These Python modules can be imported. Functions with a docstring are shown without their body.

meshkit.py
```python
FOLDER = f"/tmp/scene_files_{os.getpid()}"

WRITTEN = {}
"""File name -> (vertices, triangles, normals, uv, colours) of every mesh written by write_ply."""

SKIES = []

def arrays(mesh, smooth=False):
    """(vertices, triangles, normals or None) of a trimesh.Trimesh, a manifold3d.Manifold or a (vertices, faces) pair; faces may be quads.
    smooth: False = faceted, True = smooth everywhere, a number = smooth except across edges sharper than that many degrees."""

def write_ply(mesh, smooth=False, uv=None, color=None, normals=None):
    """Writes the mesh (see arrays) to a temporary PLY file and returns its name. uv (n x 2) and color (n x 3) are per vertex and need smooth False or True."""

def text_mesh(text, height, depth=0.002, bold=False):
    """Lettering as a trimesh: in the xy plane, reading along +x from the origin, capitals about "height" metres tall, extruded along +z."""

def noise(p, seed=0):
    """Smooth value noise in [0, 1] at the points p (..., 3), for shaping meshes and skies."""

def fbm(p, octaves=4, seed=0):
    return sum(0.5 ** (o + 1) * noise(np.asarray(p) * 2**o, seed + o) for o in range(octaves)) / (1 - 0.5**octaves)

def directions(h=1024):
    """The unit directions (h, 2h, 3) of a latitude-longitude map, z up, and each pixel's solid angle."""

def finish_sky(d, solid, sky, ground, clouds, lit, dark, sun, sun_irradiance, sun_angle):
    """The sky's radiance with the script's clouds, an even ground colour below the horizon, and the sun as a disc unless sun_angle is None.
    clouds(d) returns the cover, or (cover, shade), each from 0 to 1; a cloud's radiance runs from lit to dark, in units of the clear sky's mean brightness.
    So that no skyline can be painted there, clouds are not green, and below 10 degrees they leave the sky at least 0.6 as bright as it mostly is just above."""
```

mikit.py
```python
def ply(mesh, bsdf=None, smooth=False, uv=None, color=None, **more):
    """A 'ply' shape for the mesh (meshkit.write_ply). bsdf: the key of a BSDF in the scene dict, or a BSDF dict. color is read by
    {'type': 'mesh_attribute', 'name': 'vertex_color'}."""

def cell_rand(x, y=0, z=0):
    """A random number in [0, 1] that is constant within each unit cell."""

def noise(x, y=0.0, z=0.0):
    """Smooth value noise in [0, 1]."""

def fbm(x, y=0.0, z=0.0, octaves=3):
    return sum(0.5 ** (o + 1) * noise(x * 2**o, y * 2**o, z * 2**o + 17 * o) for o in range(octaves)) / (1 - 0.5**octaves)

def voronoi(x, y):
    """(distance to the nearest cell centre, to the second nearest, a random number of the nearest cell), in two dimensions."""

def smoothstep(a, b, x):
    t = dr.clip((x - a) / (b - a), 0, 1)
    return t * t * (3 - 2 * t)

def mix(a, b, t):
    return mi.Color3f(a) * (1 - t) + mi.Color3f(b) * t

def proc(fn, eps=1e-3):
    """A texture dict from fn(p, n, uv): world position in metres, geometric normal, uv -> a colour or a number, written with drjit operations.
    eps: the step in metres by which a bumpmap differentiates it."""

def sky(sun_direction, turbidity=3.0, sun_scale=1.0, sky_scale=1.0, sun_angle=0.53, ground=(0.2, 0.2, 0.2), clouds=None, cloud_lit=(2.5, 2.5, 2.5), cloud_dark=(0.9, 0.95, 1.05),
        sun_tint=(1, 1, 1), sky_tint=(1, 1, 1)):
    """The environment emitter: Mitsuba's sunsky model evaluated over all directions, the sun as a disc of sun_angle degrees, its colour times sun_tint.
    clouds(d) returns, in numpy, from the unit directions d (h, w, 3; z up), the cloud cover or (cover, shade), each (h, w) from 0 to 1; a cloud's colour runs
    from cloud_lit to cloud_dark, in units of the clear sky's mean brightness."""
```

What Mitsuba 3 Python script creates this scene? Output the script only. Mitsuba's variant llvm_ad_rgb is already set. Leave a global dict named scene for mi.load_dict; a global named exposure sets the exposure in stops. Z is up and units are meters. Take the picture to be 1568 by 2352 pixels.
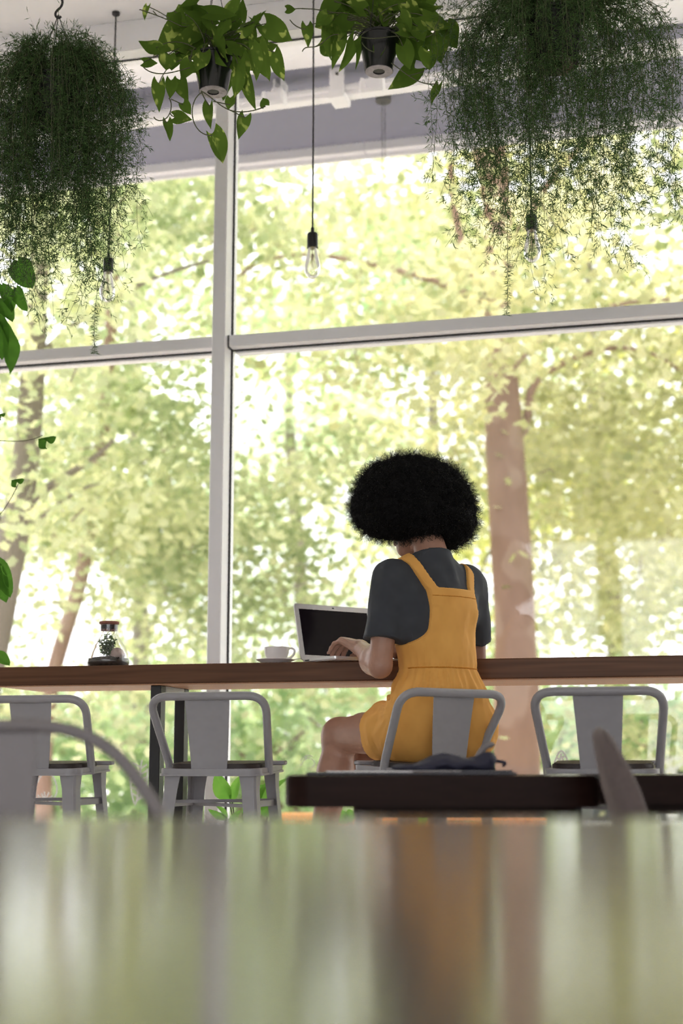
import math
import numpy as np, trimesh, mitsuba as mi, drjit as dr
import manifold3d as m3
from shapely.geometry import Polygon, LineString, box as sbox
import mikit, meshkit
from mikit import noise, fbm, smoothstep, mix

T = mi.ScalarTransform4f
rng = np.random.default_rng(11)
scene, labels = {}, {}

# ------------------------------------------------------------------ camera, sky, exposure
# world: the window wall runs along +x, outdoors is +y, z up, the cafe floor is z = 0
YAW, PITCH, EYE, FOCAL = math.radians(13.8), math.radians(10.08), 0.78, 3267.0
sa, ca, sp, cp = math.sin(YAW), math.cos(YAW), math.sin(PITCH), math.cos(PITCH)
CAM = np.array([0.0, 0.0, EYE])
FWD = np.array([-sa * cp, ca * cp, sp])
RIGHT = np.array([ca, sa, 0.0])
UP = np.array([sa * sp, -ca * sp, cp])
HF = np.array([-sa, ca, 0.0])                      # level forward
scene['camera'] = {'type': 'thinlens', 'fov': 2 * math.degrees(math.atan(784 / FOCAL)), 'fov_axis': 'x',
                   'aperture_radius': 0.0125, 'focus_distance': 4.45, 'near_clip': 0.02, 'far_clip': 500.0,
                   'to_world': T().look_at(origin=CAM.tolist(), target=(CAM + FWD).tolist(), up=[0, 0, 1])}


def cover(d):
    return 0.93 + 0 * d[..., 0], 0.25 * meshkit.fbm(d * 2.5, 3, 5)


scene['sky'] = mikit.sky([-0.55, 0.55, 0.78], turbidity=4.0, sun_scale=0.2, sky_scale=1.0, sun_angle=3.0, ground=(0.30, 0.31, 0.26),
                         clouds=cover, cloud_lit=(1.74, 1.75, 1.80), cloud_dark=(1.2, 1.22, 1.25), sun_tint=(1.0, 0.95, 0.86))
exposure = 4.12


def ray(px, py):
    return FWD * FOCAL + RIGHT * (px - 784.0) + UP * (1176.0 - py)


def at_y(px, py, y):
    d = ray(px, py)
    return CAM + d * (y / d[1])


def at_z(px, py, z):
    d = ray(px, py)
    return CAM + d * ((z - EYE) / d[2])


def at_t(px, py, t):                               # t: level distance in front of the lens
    d = ray(px, py)
    return CAM + d * (t / (d @ HF))


# ------------------------------------------------------------------ scene helpers
def key_of(name, parent=None):
    base = name if parent is None else parent + '__' + name
    if base not in scene and base not in labels and not any(k.startswith(base + '__') for k in scene):
        return base
    n = 1
    while True:
        k = f'{base}_{n:03d}'
        if k not in scene and k not in labels and not any(q.startswith(k + '__') for q in scene):
            return k
        n += 1


def thing(name, label, cat, group=None):
    k = key_of(name)
    labels[k] = {'label': label, 'category': cat}
    if group:
        labels[k]['group'] = group
    return k


def obj(name, mesh, mat, parent=None, smooth=False, label=None, kind=None, **more):
    k = key_of(name, parent)
    d = mesh if isinstance(mesh, dict) else mikit.ply(mesh, mat, smooth)
    d = dict(d)
    d.update(more)
    scene[k] = d
    if label or kind:
        labels[k] = {**({'label': label} if label else {}), **({'kind': kind} if kind else {})}
    return k


def single(name, mesh, mat, label, cat, smooth=False, group=None, kind=None):
    k = obj(name, mesh, mat, None, smooth)
    labels[k] = {'label': label, 'category': cat}
    if group:
        labels[k]['group'] = group
    if kind:
        labels[k]['kind'] = kind
    return k


def struct(name, mesh, mat, smooth=False, label=None):
    k = obj(name, mesh, mat, None, smooth)
    labels[k] = {'kind': 'structure', **({'label': label} if label else {})}
    return k


def box(x0, x1, y0, y1, z0, z1, bev=0.0):
    if bev <= 0:
        m = trimesh.creation.box((x1 - x0, y1 - y0, z1 - z0))
        m.apply_translation(((x0 + x1) / 2, (y0 + y1) / 2, (z0 + z1) / 2))
        return m
    pts = []
    for sx in (0, 1):
        for sy in (0, 1):
            for sz in (0, 1):
                c = np.array([(x0, x1)[sx], (y0, y1)[sy], (z0, z1)[sz]], float)
                s = np.array([1 - 2 * sx, 1 - 2 * sy, 1 - 2 * sz]) * bev
                for ax in range(3):
                    o = s.copy()
                    o[ax] = 0
                    pts.append(c + o)
    return trimesh.convex.convex_hull(np.array(pts))


def cat(*ms):
    return trimesh.util.concatenate([m for m in ms])


def tr(m, rotz=0.0, loc=(0, 0, 0)):
    m = m.copy()
    m.apply_transform(trimesh.transformations.rotation_matrix(rotz, [0, 0, 1]))
    m.apply_translation(loc)
    return m


def tube(pts, r, sides=8, closed=False, cap=True):
    p = np.asarray(pts, float)
    n = len(p)
    r = np.broadcast_to(np.asarray(r, float), (n,))
    t = np.gradient(p, axis=0) if not closed else np.roll(p, -1, 0) - np.roll(p, 1, 0)
    t /= np.linalg.norm(t, axis=1, keepdims=True) + 1e-12
    a = np.cross(t[0], [0, 0, 1] if abs(t[0][2]) < 0.9 else [1, 0, 0])
    a /= np.linalg.norm(a)
    fr = []
    for i in range(n):
        a = a - t[i] * (a @ t[i])
        a /= np.linalg.norm(a) + 1e-12
        fr.append((a, np.cross(t[i], a)))
    ang = np.arange(sides) * 2 * np.pi / sides
    v = np.array([p[i] + r[i] * (np.cos(ang)[:, None] * fr[i][0] + np.sin(ang)[:, None] * fr[i][1]) for i in range(n)]).reshape(-1, 3)
    f = []
    m = n if closed else n - 1
    for i in range(m):
        j = (i + 1) % n
        for k in range(sides):
            q = (k + 1) % sides
            f += [[i * sides + k, i * sides + q, j * sides + q], [i * sides + k, j * sides + q, j * sides + k]]
    if cap and not closed:
        v = np.vstack([v, p[0], p[-1]])
        for k in range(sides):
            q = (k + 1) % sides
            f += [[len(v) - 2, q, k], [len(v) - 1, (n - 1) * sides + k, (n - 1) * sides + q]]
    return trimesh.Trimesh(v, np.array(f), process=False)


def lathe(profile, n=40, loc=(0, 0, 0)):
    pr = np.asarray(profile, float)
    ang = np.arange(n) * 2 * np.pi / n
    v = np.stack([pr[:, None, 0] * np.cos(ang), pr[:, None, 0] * np.sin(ang), np.broadcast_to(pr[:, None, 1], (len(pr), n))], -1).reshape(-1, 3)
    f = []
    for i in range(len(pr) - 1):
        for k in range(n):
            q = (k + 1) % n
            f += [[i * n + k, i * n + q, (i + 1) * n + q], [i * n + k, (i + 1) * n + q, (i + 1) * n + k]]
    m = trimesh.Trimesh(v + np.asarray(loc, float), np.array(f), process=False)
    return m


def spline(pts, n=24):
    p = np.asarray(pts, float)
    from scipy.interpolate import CubicSpline
    s = np.r_[0, np.cumsum(np.linalg.norm(np.diff(p, axis=0), axis=1))]
    return CubicSpline(s, p)(np.linspace(0, s[-1], n))


def fillet(pts, rad, n=6):
    """a polyline with its inner corners rounded"""
    p = [np.asarray(q, float) for q in pts]
    out = [p[0]]
    for i in range(1, len(p) - 1):
        a, b = p[i - 1] - p[i], p[i + 1] - p[i]
        la, lb = np.linalg.norm(a), np.linalg.norm(b)
        rr = min(rad, la * 0.49, lb * 0.49)
        A, B = p[i] + a / la * rr, p[i] + b / lb * rr
        for k in range(n + 1):
            u = k / n
            out.append((1 - u) ** 2 * A + 2 * u * (1 - u) * p[i] + u * u * B)
    out.append(p[-1])
    return np.array(out)


def surface_nets(f, lo, hi, h, block=16):
    """the zero surface of a distance function, evaluated only in the blocks that it passes"""
    lo, hi = np.asarray(lo, float), np.asarray(hi, float)
    nb = np.ceil((hi - lo) / (h * block)).astype(int)
    n = nb * block + 1
    g = np.empty(n, np.float32)
    c = np.stack(np.meshgrid(*[lo[k] + (np.arange(nb[k]) + 0.5) * block * h for k in range(3)], indexing='ij'), -1)
    dc = f(c.reshape(-1, 3)).reshape(nb)
    half = block * h * 0.5 * math.sqrt(3) * 1.25 + 0.02
    g[...] = 1
    up = np.repeat(np.repeat(np.repeat(dc, block, 0), block, 1), block, 2)
    g[:-1, :-1, :-1] = up
    idx = np.argwhere(np.abs(dc) < half)
    loc = np.stack(np.meshgrid(*[np.arange(block + 1)] * 3, indexing='ij'), -1).reshape(-1, 3)
    for s in range(0, len(idx), 40):
        part = idx[s:s + 40]
        ijk = part[:, None] * block + loc[None]
        val = f((lo + ijk.reshape(-1, 3) * h)).reshape(len(part), block + 1, block + 1, block + 1)
        for q, (a, b, e) in enumerate(part * block):
            g[a:a + block + 1, b:b + block + 1, e:e + block + 1] = val[q]
    s = g < 0
    corner = [(i, j, k) for i in (0, 1) for j in (0, 1) for k in (0, 1)]
    m = n - 1
    cnt = sum(s[i:i + m[0], j:j + m[1], k:k + m[2]].astype(np.int8) for i, j, k in corner)
    cells = np.argwhere((cnt > 0) & (cnt < 8))
    acc, num = np.zeros((len(cells), 3)), np.zeros((len(cells), 1))
    gv = np.stack([g[cells[:, 0] + i, cells[:, 1] + j, cells[:, 2] + k] for i, j, k in corner], 1)
    for a in range(8):
        for b in range(a + 1, 8):
            ca_, cb_ = np.array(corner[a]), np.array(corner[b])
            if np.abs(ca_ - cb_).sum() != 1:
                continue
            va, vb = gv[:, a], gv[:, b]
            on = (va < 0) != (vb < 0)
            t = np.where(on, va / np.where(on, va - vb, 1), 0)[:, None]
            acc += np.where(on[:, None], ca_ + t * (cb_ - ca_), 0)
            num += on[:, None]
    v = lo + (cells + acc / num) * h
    ids = np.full(m, -1, np.int32)
    ids[tuple(cells.T)] = np.arange(len(cells))
    faces = []
    for ax in range(3):
        b, c_ = (ax + 1) % 3, (ax + 2) % 3
        sl0 = [slice(None)] * 3
        sl1 = [slice(None)] * 3
        sl0[ax], sl1[ax] = slice(0, -1), slice(1, None)
        e = np.argwhere(s[tuple(sl0)] != s[tuple(sl1)])
        e = e[(e[:, b] > 0) & (e[:, c_] > 0) & (e[:, b] < m[b]) & (e[:, c_] < m[c_])]
        def cell(db, dc_):
            q = e.copy()
            q[:, b] -= db
            q[:, c_] -= dc_
            return ids[tuple(q.T)]
        quad = np.stack([cell(1, 1), cell(0, 1), cell(0, 0), cell(1, 0)], 1)
        inside = s[tuple(e.T)]
        quad = np.where(inside[:, None], quad, quad[:, ::-1])
        faces.append(quad[(quad >= 0).all(1)])
    q = np.vstack(faces)
    return trimesh.Trimesh(v, np.vstack([q[:, [0, 1, 2]], q[:, [0, 2, 3]]]), process=False)


def smin(a, b, k):
    h = np.clip(0.5 + 0.5 * (b - a) / k, 0, 1)
    return b + (a - b) * h - k * h * (1 - h)


def smax(a, b, k):
    return -smin(-a, -b, k)


def cone(p, a, b, ra, rb):
    a, b = np.asarray(a, float), np.asarray(b, float)
    ab = b - a
    t = np.clip(((p - a) @ ab) / (ab @ ab), 0, 1)
    return np.linalg.norm(p - a - t[:, None] * ab, axis=1) - (ra + (rb - ra) * t)


def ell(p, c, r, rot=None):
    q = p - np.asarray(c, float)
    if rot is not None:
        q = q @ rot
    r = np.asarray(r, float)
    k0 = np.linalg.norm(q / r, axis=1)
    k1 = np.linalg.norm(q / r ** 2, axis=1) + 1e-9
    return k0 * (k0 - 1) / k1


# ------------------------------------------------------------------ materials
def mat(key, **kw):
    scene['mat_' + key] = {'type': 'twosided', 'bsdf': {'type': 'principled', **{k: ({'type': 'rgb', 'value': list(v)} if isinstance(v, (tuple, list)) else v) for k, v in kw.items()}}}


def leafmat(key, color, rough=0.45, diff=1.0, spec=0.5):
    c = {'type': 'rgb', 'value': list(color)} if isinstance(color, (tuple, list)) else color
    scene['mat_' + key] = {'type': 'principledthin', 'base_color': c, 'roughness': rough, 'diff_trans': diff, 'eta': 1.4}


mat('frame', base_color=(0.80, 0.79, 0.825), roughness=0.35, specular=0.5)
mat('gasket', base_color=(0.02, 0.02, 0.022), roughness=0.6)
mat('ceiling', base_color=(0.85, 0.84, 0.86), roughness=0.9)
mat('wall', base_color=(0.78, 0.76, 0.76), roughness=0.9)
mat('floor', base_color=mikit.proc(lambda p, n, uv: mix((0.48, 0.46, 0.45), (0.56, 0.54, 0.52), fbm(p.x * 3, p.y * 3, 0.0))), roughness=0.35)
mat('soffit', base_color=(0.85, 0.84, 0.875), roughness=0.8)
mat('awning', base_color=(0.20, 0.20, 0.275), roughness=0.9)
mat('awning_white', base_color=(0.82, 0.805, 0.845), roughness=0.5)
mat('stool', base_color=mikit.proc(lambda p, n, uv: mix((0.262, 0.255, 0.275), (0.295, 0.287, 0.308), fbm(p.x * 60, p.y * 60, p.z * 60))), roughness=0.38, specular=0.5)
mat('cushion', base_color=(0.028, 0.018, 0.017), roughness=0.55)
mat('black', base_color=(0.012, 0.012, 0.014), roughness=0.42)
mat('blackgloss', base_color=(0.010, 0.010, 0.011), roughness=0.18)
mat('rose', base_color=(0.05, 0.048, 0.055), roughness=0.6)  # dark tone of the lamp mirrored in the glass, as a colour
mat('chairgrey', base_color=(0.185, 0.165, 0.17), roughness=0.4)


def grain(p, n, uv):
    w = noise(p.x * 3.0, p.y * 40.0, p.z * 40.0) * 1.4 + p.y * 18 + p.z * 30
    g = fbm(p.x * 6.0, p.y * 160.0, p.z * 160.0, 3)
    k = 0.5 + 0.5 * dr.sin(w * 6.0)
    return mix((0.075, 0.031, 0.015), (0.15, 0.068, 0.034), dr.clip(0.55 * g + 0.35 * k, 0, 1))


mat('counter', base_color=mikit.proc(grain), roughness=0.4, specular=0.22)
mat('underboard', base_color=mikit.proc(lambda p, n, uv: mix((0.34, 0.16, 0.085), (0.46, 0.24, 0.13), fbm(p.x * 5.0, p.y * 90.0, p.z * 90.0))), roughness=0.5)  # bounced light put into a lighter, redder wood than the top
mat('darkwood', base_color=mikit.proc(lambda p, n, uv: mix((0.014, 0.006, 0.005), (0.024, 0.011, 0.009), fbm(p.x * 4.0, p.y * 70.0, p.z * 70.0))), roughness=0.26, specular=0.06)
mat('white_ceramic', base_color=(0.72, 0.68, 0.68), roughness=0.12, clearcoat=0.5)
mat('aluminium', base_color=(0.72, 0.71, 0.72), roughness=0.28, metallic=0.55)
mat('screen', base_color=(0.010, 0.007, 0.010), roughness=0.12, specular=0.2)
mat('keys', base_color=(0.02, 0.02, 0.022), roughness=0.5)
mat('pot', base_color=(0.008, 0.009, 0.010), roughness=0.22)
mat('potbase', base_color=mikit.proc(lambda p, n, uv: mix((0.20, 0.17, 0.19), (0.50, 0.46, 0.48), fbm(p.x * 90, p.y * 90, p.z * 90))), roughness=0.6)
mat('stem', base_color=(0.075, 0.085, 0.04), roughness=0.6)
mat('stem_dark', base_color=(0.03, 0.028, 0.024), roughness=0.6)
mat('soil', base_color=mikit.proc(lambda p, n, uv: mix((0.012, 0.009, 0.007), (0.05, 0.04, 0.032), fbm(p.x * 150, p.y * 150, p.z * 150))), roughness=0.95)
mat('cork', base_color=mikit.proc(lambda p, n, uv: mix((0.16, 0.055, 0.04), (0.34, 0.14, 0.10), fbm(p.x * 220, p.y * 220, p.z * 220))), roughness=0.8)
mat('pebble', base_color=(0.42, 0.31, 0.28), roughness=0.7)
mat('fabric_grey', base_color=mikit.proc(lambda p, n, uv: mix((0.080, 0.062, 0.060), (0.145, 0.115, 0.112), noise(p.x * 500, p.y * 500, p.z * 500))), roughness=0.95, sheen=0.5)
mat('cloth_dark', base_color=(0.022, 0.022, 0.045), roughness=0.7, sheen=0.4)
mat('folder', base_color=(0.03, 0.028, 0.04), roughness=0.22)
mat('paper', base_color=(0.7, 0.68, 0.7), roughness=0.6)
mat('orange', base_color=(0.75, 0.30, 0.08), roughness=0.5)
mat('carwhite', base_color=(0.82, 0.82, 0.84), roughness=0.2, clearcoat=1.0)
mat('carglass', base_color=(0.05, 0.06, 0.065), roughness=0.05)
mat('tyre', base_color=(0.02, 0.02, 0.02), roughness=0.8)
mat('paint_white', base_color=(0.86, 0.85, 0.86), roughness=0.7)
mat('filament', base_color=(0.55, 0.45, 0.35), roughness=0.3, metallic=0.8)
mat('ground', base_color=mikit.proc(lambda p, n, uv: mix(mix((0.38, 0.41, 0.32), (0.50, 0.52, 0.45), fbm(p.x * 0.8, p.y * 0.8, 0.0)), (0.68, 0.62, 0.62), smoothstep(0.50, 0.58, noise(p.x * 0.25, p.y * 0.6, 3.0)))), roughness=0.95)
scene['mat_glass'] = {'type': 'dielectric', 'int_ior': 1.5, 'ext_ior': 1.0}
scene['mat_pane'] = {'type': 'thindielectric', 'int_ior': 1.5, 'ext_ior': 1.0}


def tabletop(p, n, uv):
    return mix((0.060, 0.050, 0.048), (0.10, 0.085, 0.08), fbm(p.x * 3.0, p.y * 60.0, 0.0))


scene['mat_tabletop'] = {'type': 'twosided', 'bsdf': {'type': 'principled', 'base_color': mikit.proc(tabletop), 'roughness': 0.155, 'specular': 0.6, 'clearcoat': 0.0}}

# ------------------------------------------------------------------ the room
YG, YM = 5.12, 5.02                                # glass plane, inner face of the frames
ZC = float(at_y(240, 51, YM)[2])                   # ceiling
ZH = float(at_y(298, 137, YG - .015)[2])           # head of the glass
ZA, ZB_ = float(at_y(535, 769, YM + .035)[2]), float(at_y(535, 795, YM + .035)[2])   # transom face
XL, XR, YB = -3.4, 4.2, -5.0
struct('floor', box(XL, XR, YB, YM + 0.2, -0.12, 0.0), 'mat_floor')
struct('ceiling', box(XL, XR, YB, YG + .05, ZC, ZC + 0.12), 'mat_ceiling')
struct('wall_left', box(XL - 0.15, XL, YB, YM + 0.2, 0, ZC), 'mat_wall')
struct('wall_right', box(XR, XR + 0.15, YB, YM + 0.2, 0, ZC), 'mat_wall')
# unseen back wall behind the camera: openings added and sized to give fill light
struct('wall_back', cat(box(XL, XR, YB - 0.15, YB, 3.15, ZC), *[box(x - 0.12, x + 0.12, YB - 0.15, YB, 0, 3.15) for x in np.linspace(XL + 0.12, XR - 0.12, 4)]), 'mat_wall')

mx = at_y(480, 1150, YM)[0]
MX0, MX1 = mx, mx + 0.053                          # the mullion in view
PITCHX = 2.35
bays = [(XL, MX0 - PITCHX), (MX1 - PITCHX, MX0), (MX1, MX0 + PITCHX), (MX1 + PITCHX, XR)]
for x0 in (MX0 - PITCHX, MX0, MX0 + PITCHX):
    struct('trim_1', box(x0, x0 + 0.053, YM, YG + 0.04, 0, ZC, 0.003), 'mat_frame', label='white aluminium mullion of the window wall')
    for xx in (x0 - 0.006, x0 + 0.053):
        struct('trim_2', box(xx, xx + 0.006, YG - 0.022, YG - 0.012, 0.1, ZH), 'mat_gasket')
for i, (x0, x1) in enumerate(bays):
    w = f'window_{i + 1}'
    labels[w] = {'kind': 'structure'}
    obj('transom', box(x0, x1, YM + 0.035, YG - 0.012, ZB_, ZA, 0.003), 'mat_frame', w)
    obj('transom', box(x0 + 0.012, x1 - 0.012, YG - 0.01, YG + 0.04, ZB_ - 0.012, ZA - 0.012, 0.002), 'mat_frame', w)
    obj('gasket', box(x0 + 0.006, x1, YG - 0.017, YG - 0.0125, ZB_ - 0.006, ZB_ - 0.001), 'mat_gasket', w)
    obj('gasket', box(x0 + 0.000, x0 + 0.006, YM + 0.034, YG - 0.012, ZB_ - 0.004, ZA), 'mat_gasket', w)
    obj('pane', trimesh.Trimesh([[x0, YG, 0.09], [x1, YG, 0.09], [x1, YG, ZB_ - 0.004], [x0, YG, ZB_ - 0.004]], [[0, 1, 2], [0, 2, 3]], process=False), 'mat_pane', w)
    obj('pane', trimesh.Trimesh([[x0, YG, ZA - .014], [x1, YG, ZA - .014], [x1, YG, ZH + 0.01], [x0, YG, ZH + 0.01]], [[0, 1, 2], [0, 2, 3]], process=False), 'mat_pane', w)
    obj('head', box(x0, x1, YM + 0.01, YG + 0.04, ZH, ZC, 0.003), 'mat_frame', w)
    obj('gasket', box(x0, x1, YG - 0.017, YG - 0.0115, ZH - 0.006, ZH), 'mat_gasket', w)
    obj('bead', box(x0, x1, YM + 0.012, YM + 0.03, ZH + 0.028, ZH + 0.034), 'mat_gasket', w)
    obj('sill', box(x0, x1, YM, YG + 0.05, 0, 0.09, 0.004), 'mat_frame', w)

# ------------------------------------------------------------------ the awning outside, above the glass
YF = 6.4
ZF0, ZF1 = float(at_y(545, 378, YF)[2]), float(at_y(545, 352, YF)[2])
ZFAB = ZF1 - .012
YS = float(at_z(673, 154, ZFAB)[1])                # where the grey fabric starts
struct('trim_3', box(XL - 1, XR + 1, YG + 0.05, YS, ZFAB - .012, ZFAB + .1), 'mat_soffit', label='white soffit above the window, outside')
aw = thing('awning', 'grey fabric awning with white front bar outside above the window glass', 'awning')
obj('fabric', box(XL - 1, XR + 1, YS, YF, ZFAB, ZFAB + .01), 'mat_awning', aw)
sx = at_y(836, 345, 6.4)[0]
for x0, x1 in ((XL - 1, sx - 0.002), (sx + 0.002, XR + 1)):
    fb = obj('front_bar', box(x0, x1, YF, YF + .08, ZF0, ZF1 + .06, 0.004), 'mat_awning_white', aw)
    obj('drip_lip', box(x0, x1, YF + .03, YF + .05, ZF0 - .022, ZF0 + .001), 'mat_awning_white', fb)
rl = at_z(320, 285, ZFAB - .11)
rr_ = at_z(1549, 120, ZFAB - .11)
rd = (rr_ - rl) / np.linalg.norm(rr_ - rl)
rang = math.atan2(rd[1], rd[0])


def railbox(s0, s1, y0, y1, z0, z1, bev=0.002):
    return tr(box(s0, s1, y0, y1, z0, z1, bev), rang, (rl[0], rl[1], 0))


zr = (rl[2] + rr_[2]) / 2
L = np.linalg.norm(rr_ - rl)
obj('torsion_bar', cat(railbox(-3.0, L + 2.5, -0.03, 0.03, zr - 0.008, zr + 0.045, 0.004), railbox(-3.0, L + 2.5, -0.045, -0.03, zr + 0.012, zr + 0.030)), 'mat_awning_white', aw)
obj('arm', railbox(-3.0, 0.42, -0.085, -0.05, zr - 0.045, zr - 0.012, 0.004), 'mat_awning_white', aw)
obj('arm', railbox(-2.6, 0.36, -0.125, -0.095, zr - 0.055, zr - 0.025, 0.004), 'mat_awning_white', aw)


def along(px, py):                                  # position along the rail under a pixel column
    p = at_y(px, py, (rl[1] + rr_[1]) / 2)
    return (p[:2] - rl[:2]) @ rd[:2]


for px, py in ((640, 240), (866, 205)):
    s = along(px, py)
    b = obj('bracket', cat(railbox(s - 0.028, s + 0.028, -0.05, 0.05, zr + 0.045, zr + 0.062, 0.003), railbox(s - 0.022, s - 0.012, -0.04, 0.04, zr + 0.06, ZFAB), railbox(s + 0.012, s + 0.022, -0.04, 0.04, zr + 0.06, ZFAB),
                          railbox(s - 0.06, s + 0.05, -0.085, -0.045, zr - 0.030, zr + 0.03, 0.006)), 'mat_awning_white', aw)
    obj('end_bracket', cat(railbox(s - 0.045, s + 0.055, -0.12, -0.085, zr - 0.055, zr - 0.035, 0.003), railbox(s - 0.045, s - 0.03, -0.12, -0.085, zr - 0.045, zr + 0.015, 0.002), railbox(s + 0.04, s + 0.055, -0.12, -0.085, zr - 0.045, zr + 0.01, 0.002)), 'mat_awning_white', b)
s = along(781, 190)
hb = obj('hanger_plate', railbox(s - 0.032, s + 0.032, -0.07, -0.05, zr - 0.012, ZFAB, 0.003), 'mat_awning_white', aw)
obj('hanger_foot', railbox(s - 0.036, s + 0.038, -0.085, 0.03, zr - 0.04, zr - 0.008, 0.004), 'mat_awning_white', hb)
obj('bolt', tr(trimesh.creation.cylinder(0.007, 0.006, sections=10, transform=trimesh.transformations.rotation_matrix(math.pi / 2, [1, 0, 0])), rang, (rl[0] + rd[0] * s + 0.0, rl[1] + rd[1] * s - 0.072, zr + 0.075)), 'mat_gasket', hb)
cr = thing('pendant_reflection', 'added dark disc with two cords standing in for a lamp mirrored in the glass', 'reflection stand-in')
c0 = at_z(880, 229, ZFAB - .02)  # disc and cords added outside in place of a pendant mirrored in the glass
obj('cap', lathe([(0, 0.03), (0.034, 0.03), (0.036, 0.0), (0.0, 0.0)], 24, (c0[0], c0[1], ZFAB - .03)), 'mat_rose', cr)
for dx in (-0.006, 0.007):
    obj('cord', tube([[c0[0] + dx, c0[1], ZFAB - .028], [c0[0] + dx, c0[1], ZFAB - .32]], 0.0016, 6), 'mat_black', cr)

# ------------------------------------------------------------------ the window counter
YC0, YC1, ZCT = 4.37, 4.70, 1.102
XC0 = at_y(-6, 1566, YC0)[0]
ct = thing('bar_counter', 'long dark stained wooden counter along the window, laptop and cup on it', 'counter')
obj('top', box(XC0, XR - 0.02, YC0, YC1, ZCT - 0.062, ZCT, 0.003), 'mat_counter', ct)
obj('underboard', box(XC0 + 0.004, XR - 0.03, YC0 + 0.006, YC1 - 0.004, ZCT - 0.066, ZCT - 0.0605), 'mat_underboard', ct, label='counter underside coloured lighter and redder for bounced light')
for px in (360, 2150):
    p = at_y(px, 1700, YC0 + 0.05)
    lg = obj('leg_frame', cat(box(p[0] - 0.018, p[0] + 0.018, YC0 + 0.03, YC0 + 0.075, 0, ZCT - 0.066, 0.002)), 'mat_black', ct)
    obj('leg_frame', cat(box(p[0] - 0.018, p[0] + 0.018, YC1 - 0.075, YC1 - 0.03, 0, ZCT - 0.066, 0.002)), 'mat_black', ct)
    obj('cross_beam', box(p[0] - 0.018, p[0] + 0.018, YC0 + 0.075, YC1 - 0.075, ZCT - 0.10, ZCT - 0.066, 0.002), 'mat_stool', ct)
obj('foot_rail', tube([[at_y(360, 1700, YC0)[0], YC0 + 0.05, 0.40], [at_y(2150, 1700, YC0)[0], YC0 + 0.05, 0.40]], 0.017, 12), 'mat_black', ct, smooth=True)
# ------------------------------------------------------------------ metal bar stools
def rrect(w, d, r, n=6):
    return sbox(-w / 2 + r, -d / 2 + r, w / 2 - r, d / 2 - r).buffer(r, quad_segs=n)


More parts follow.
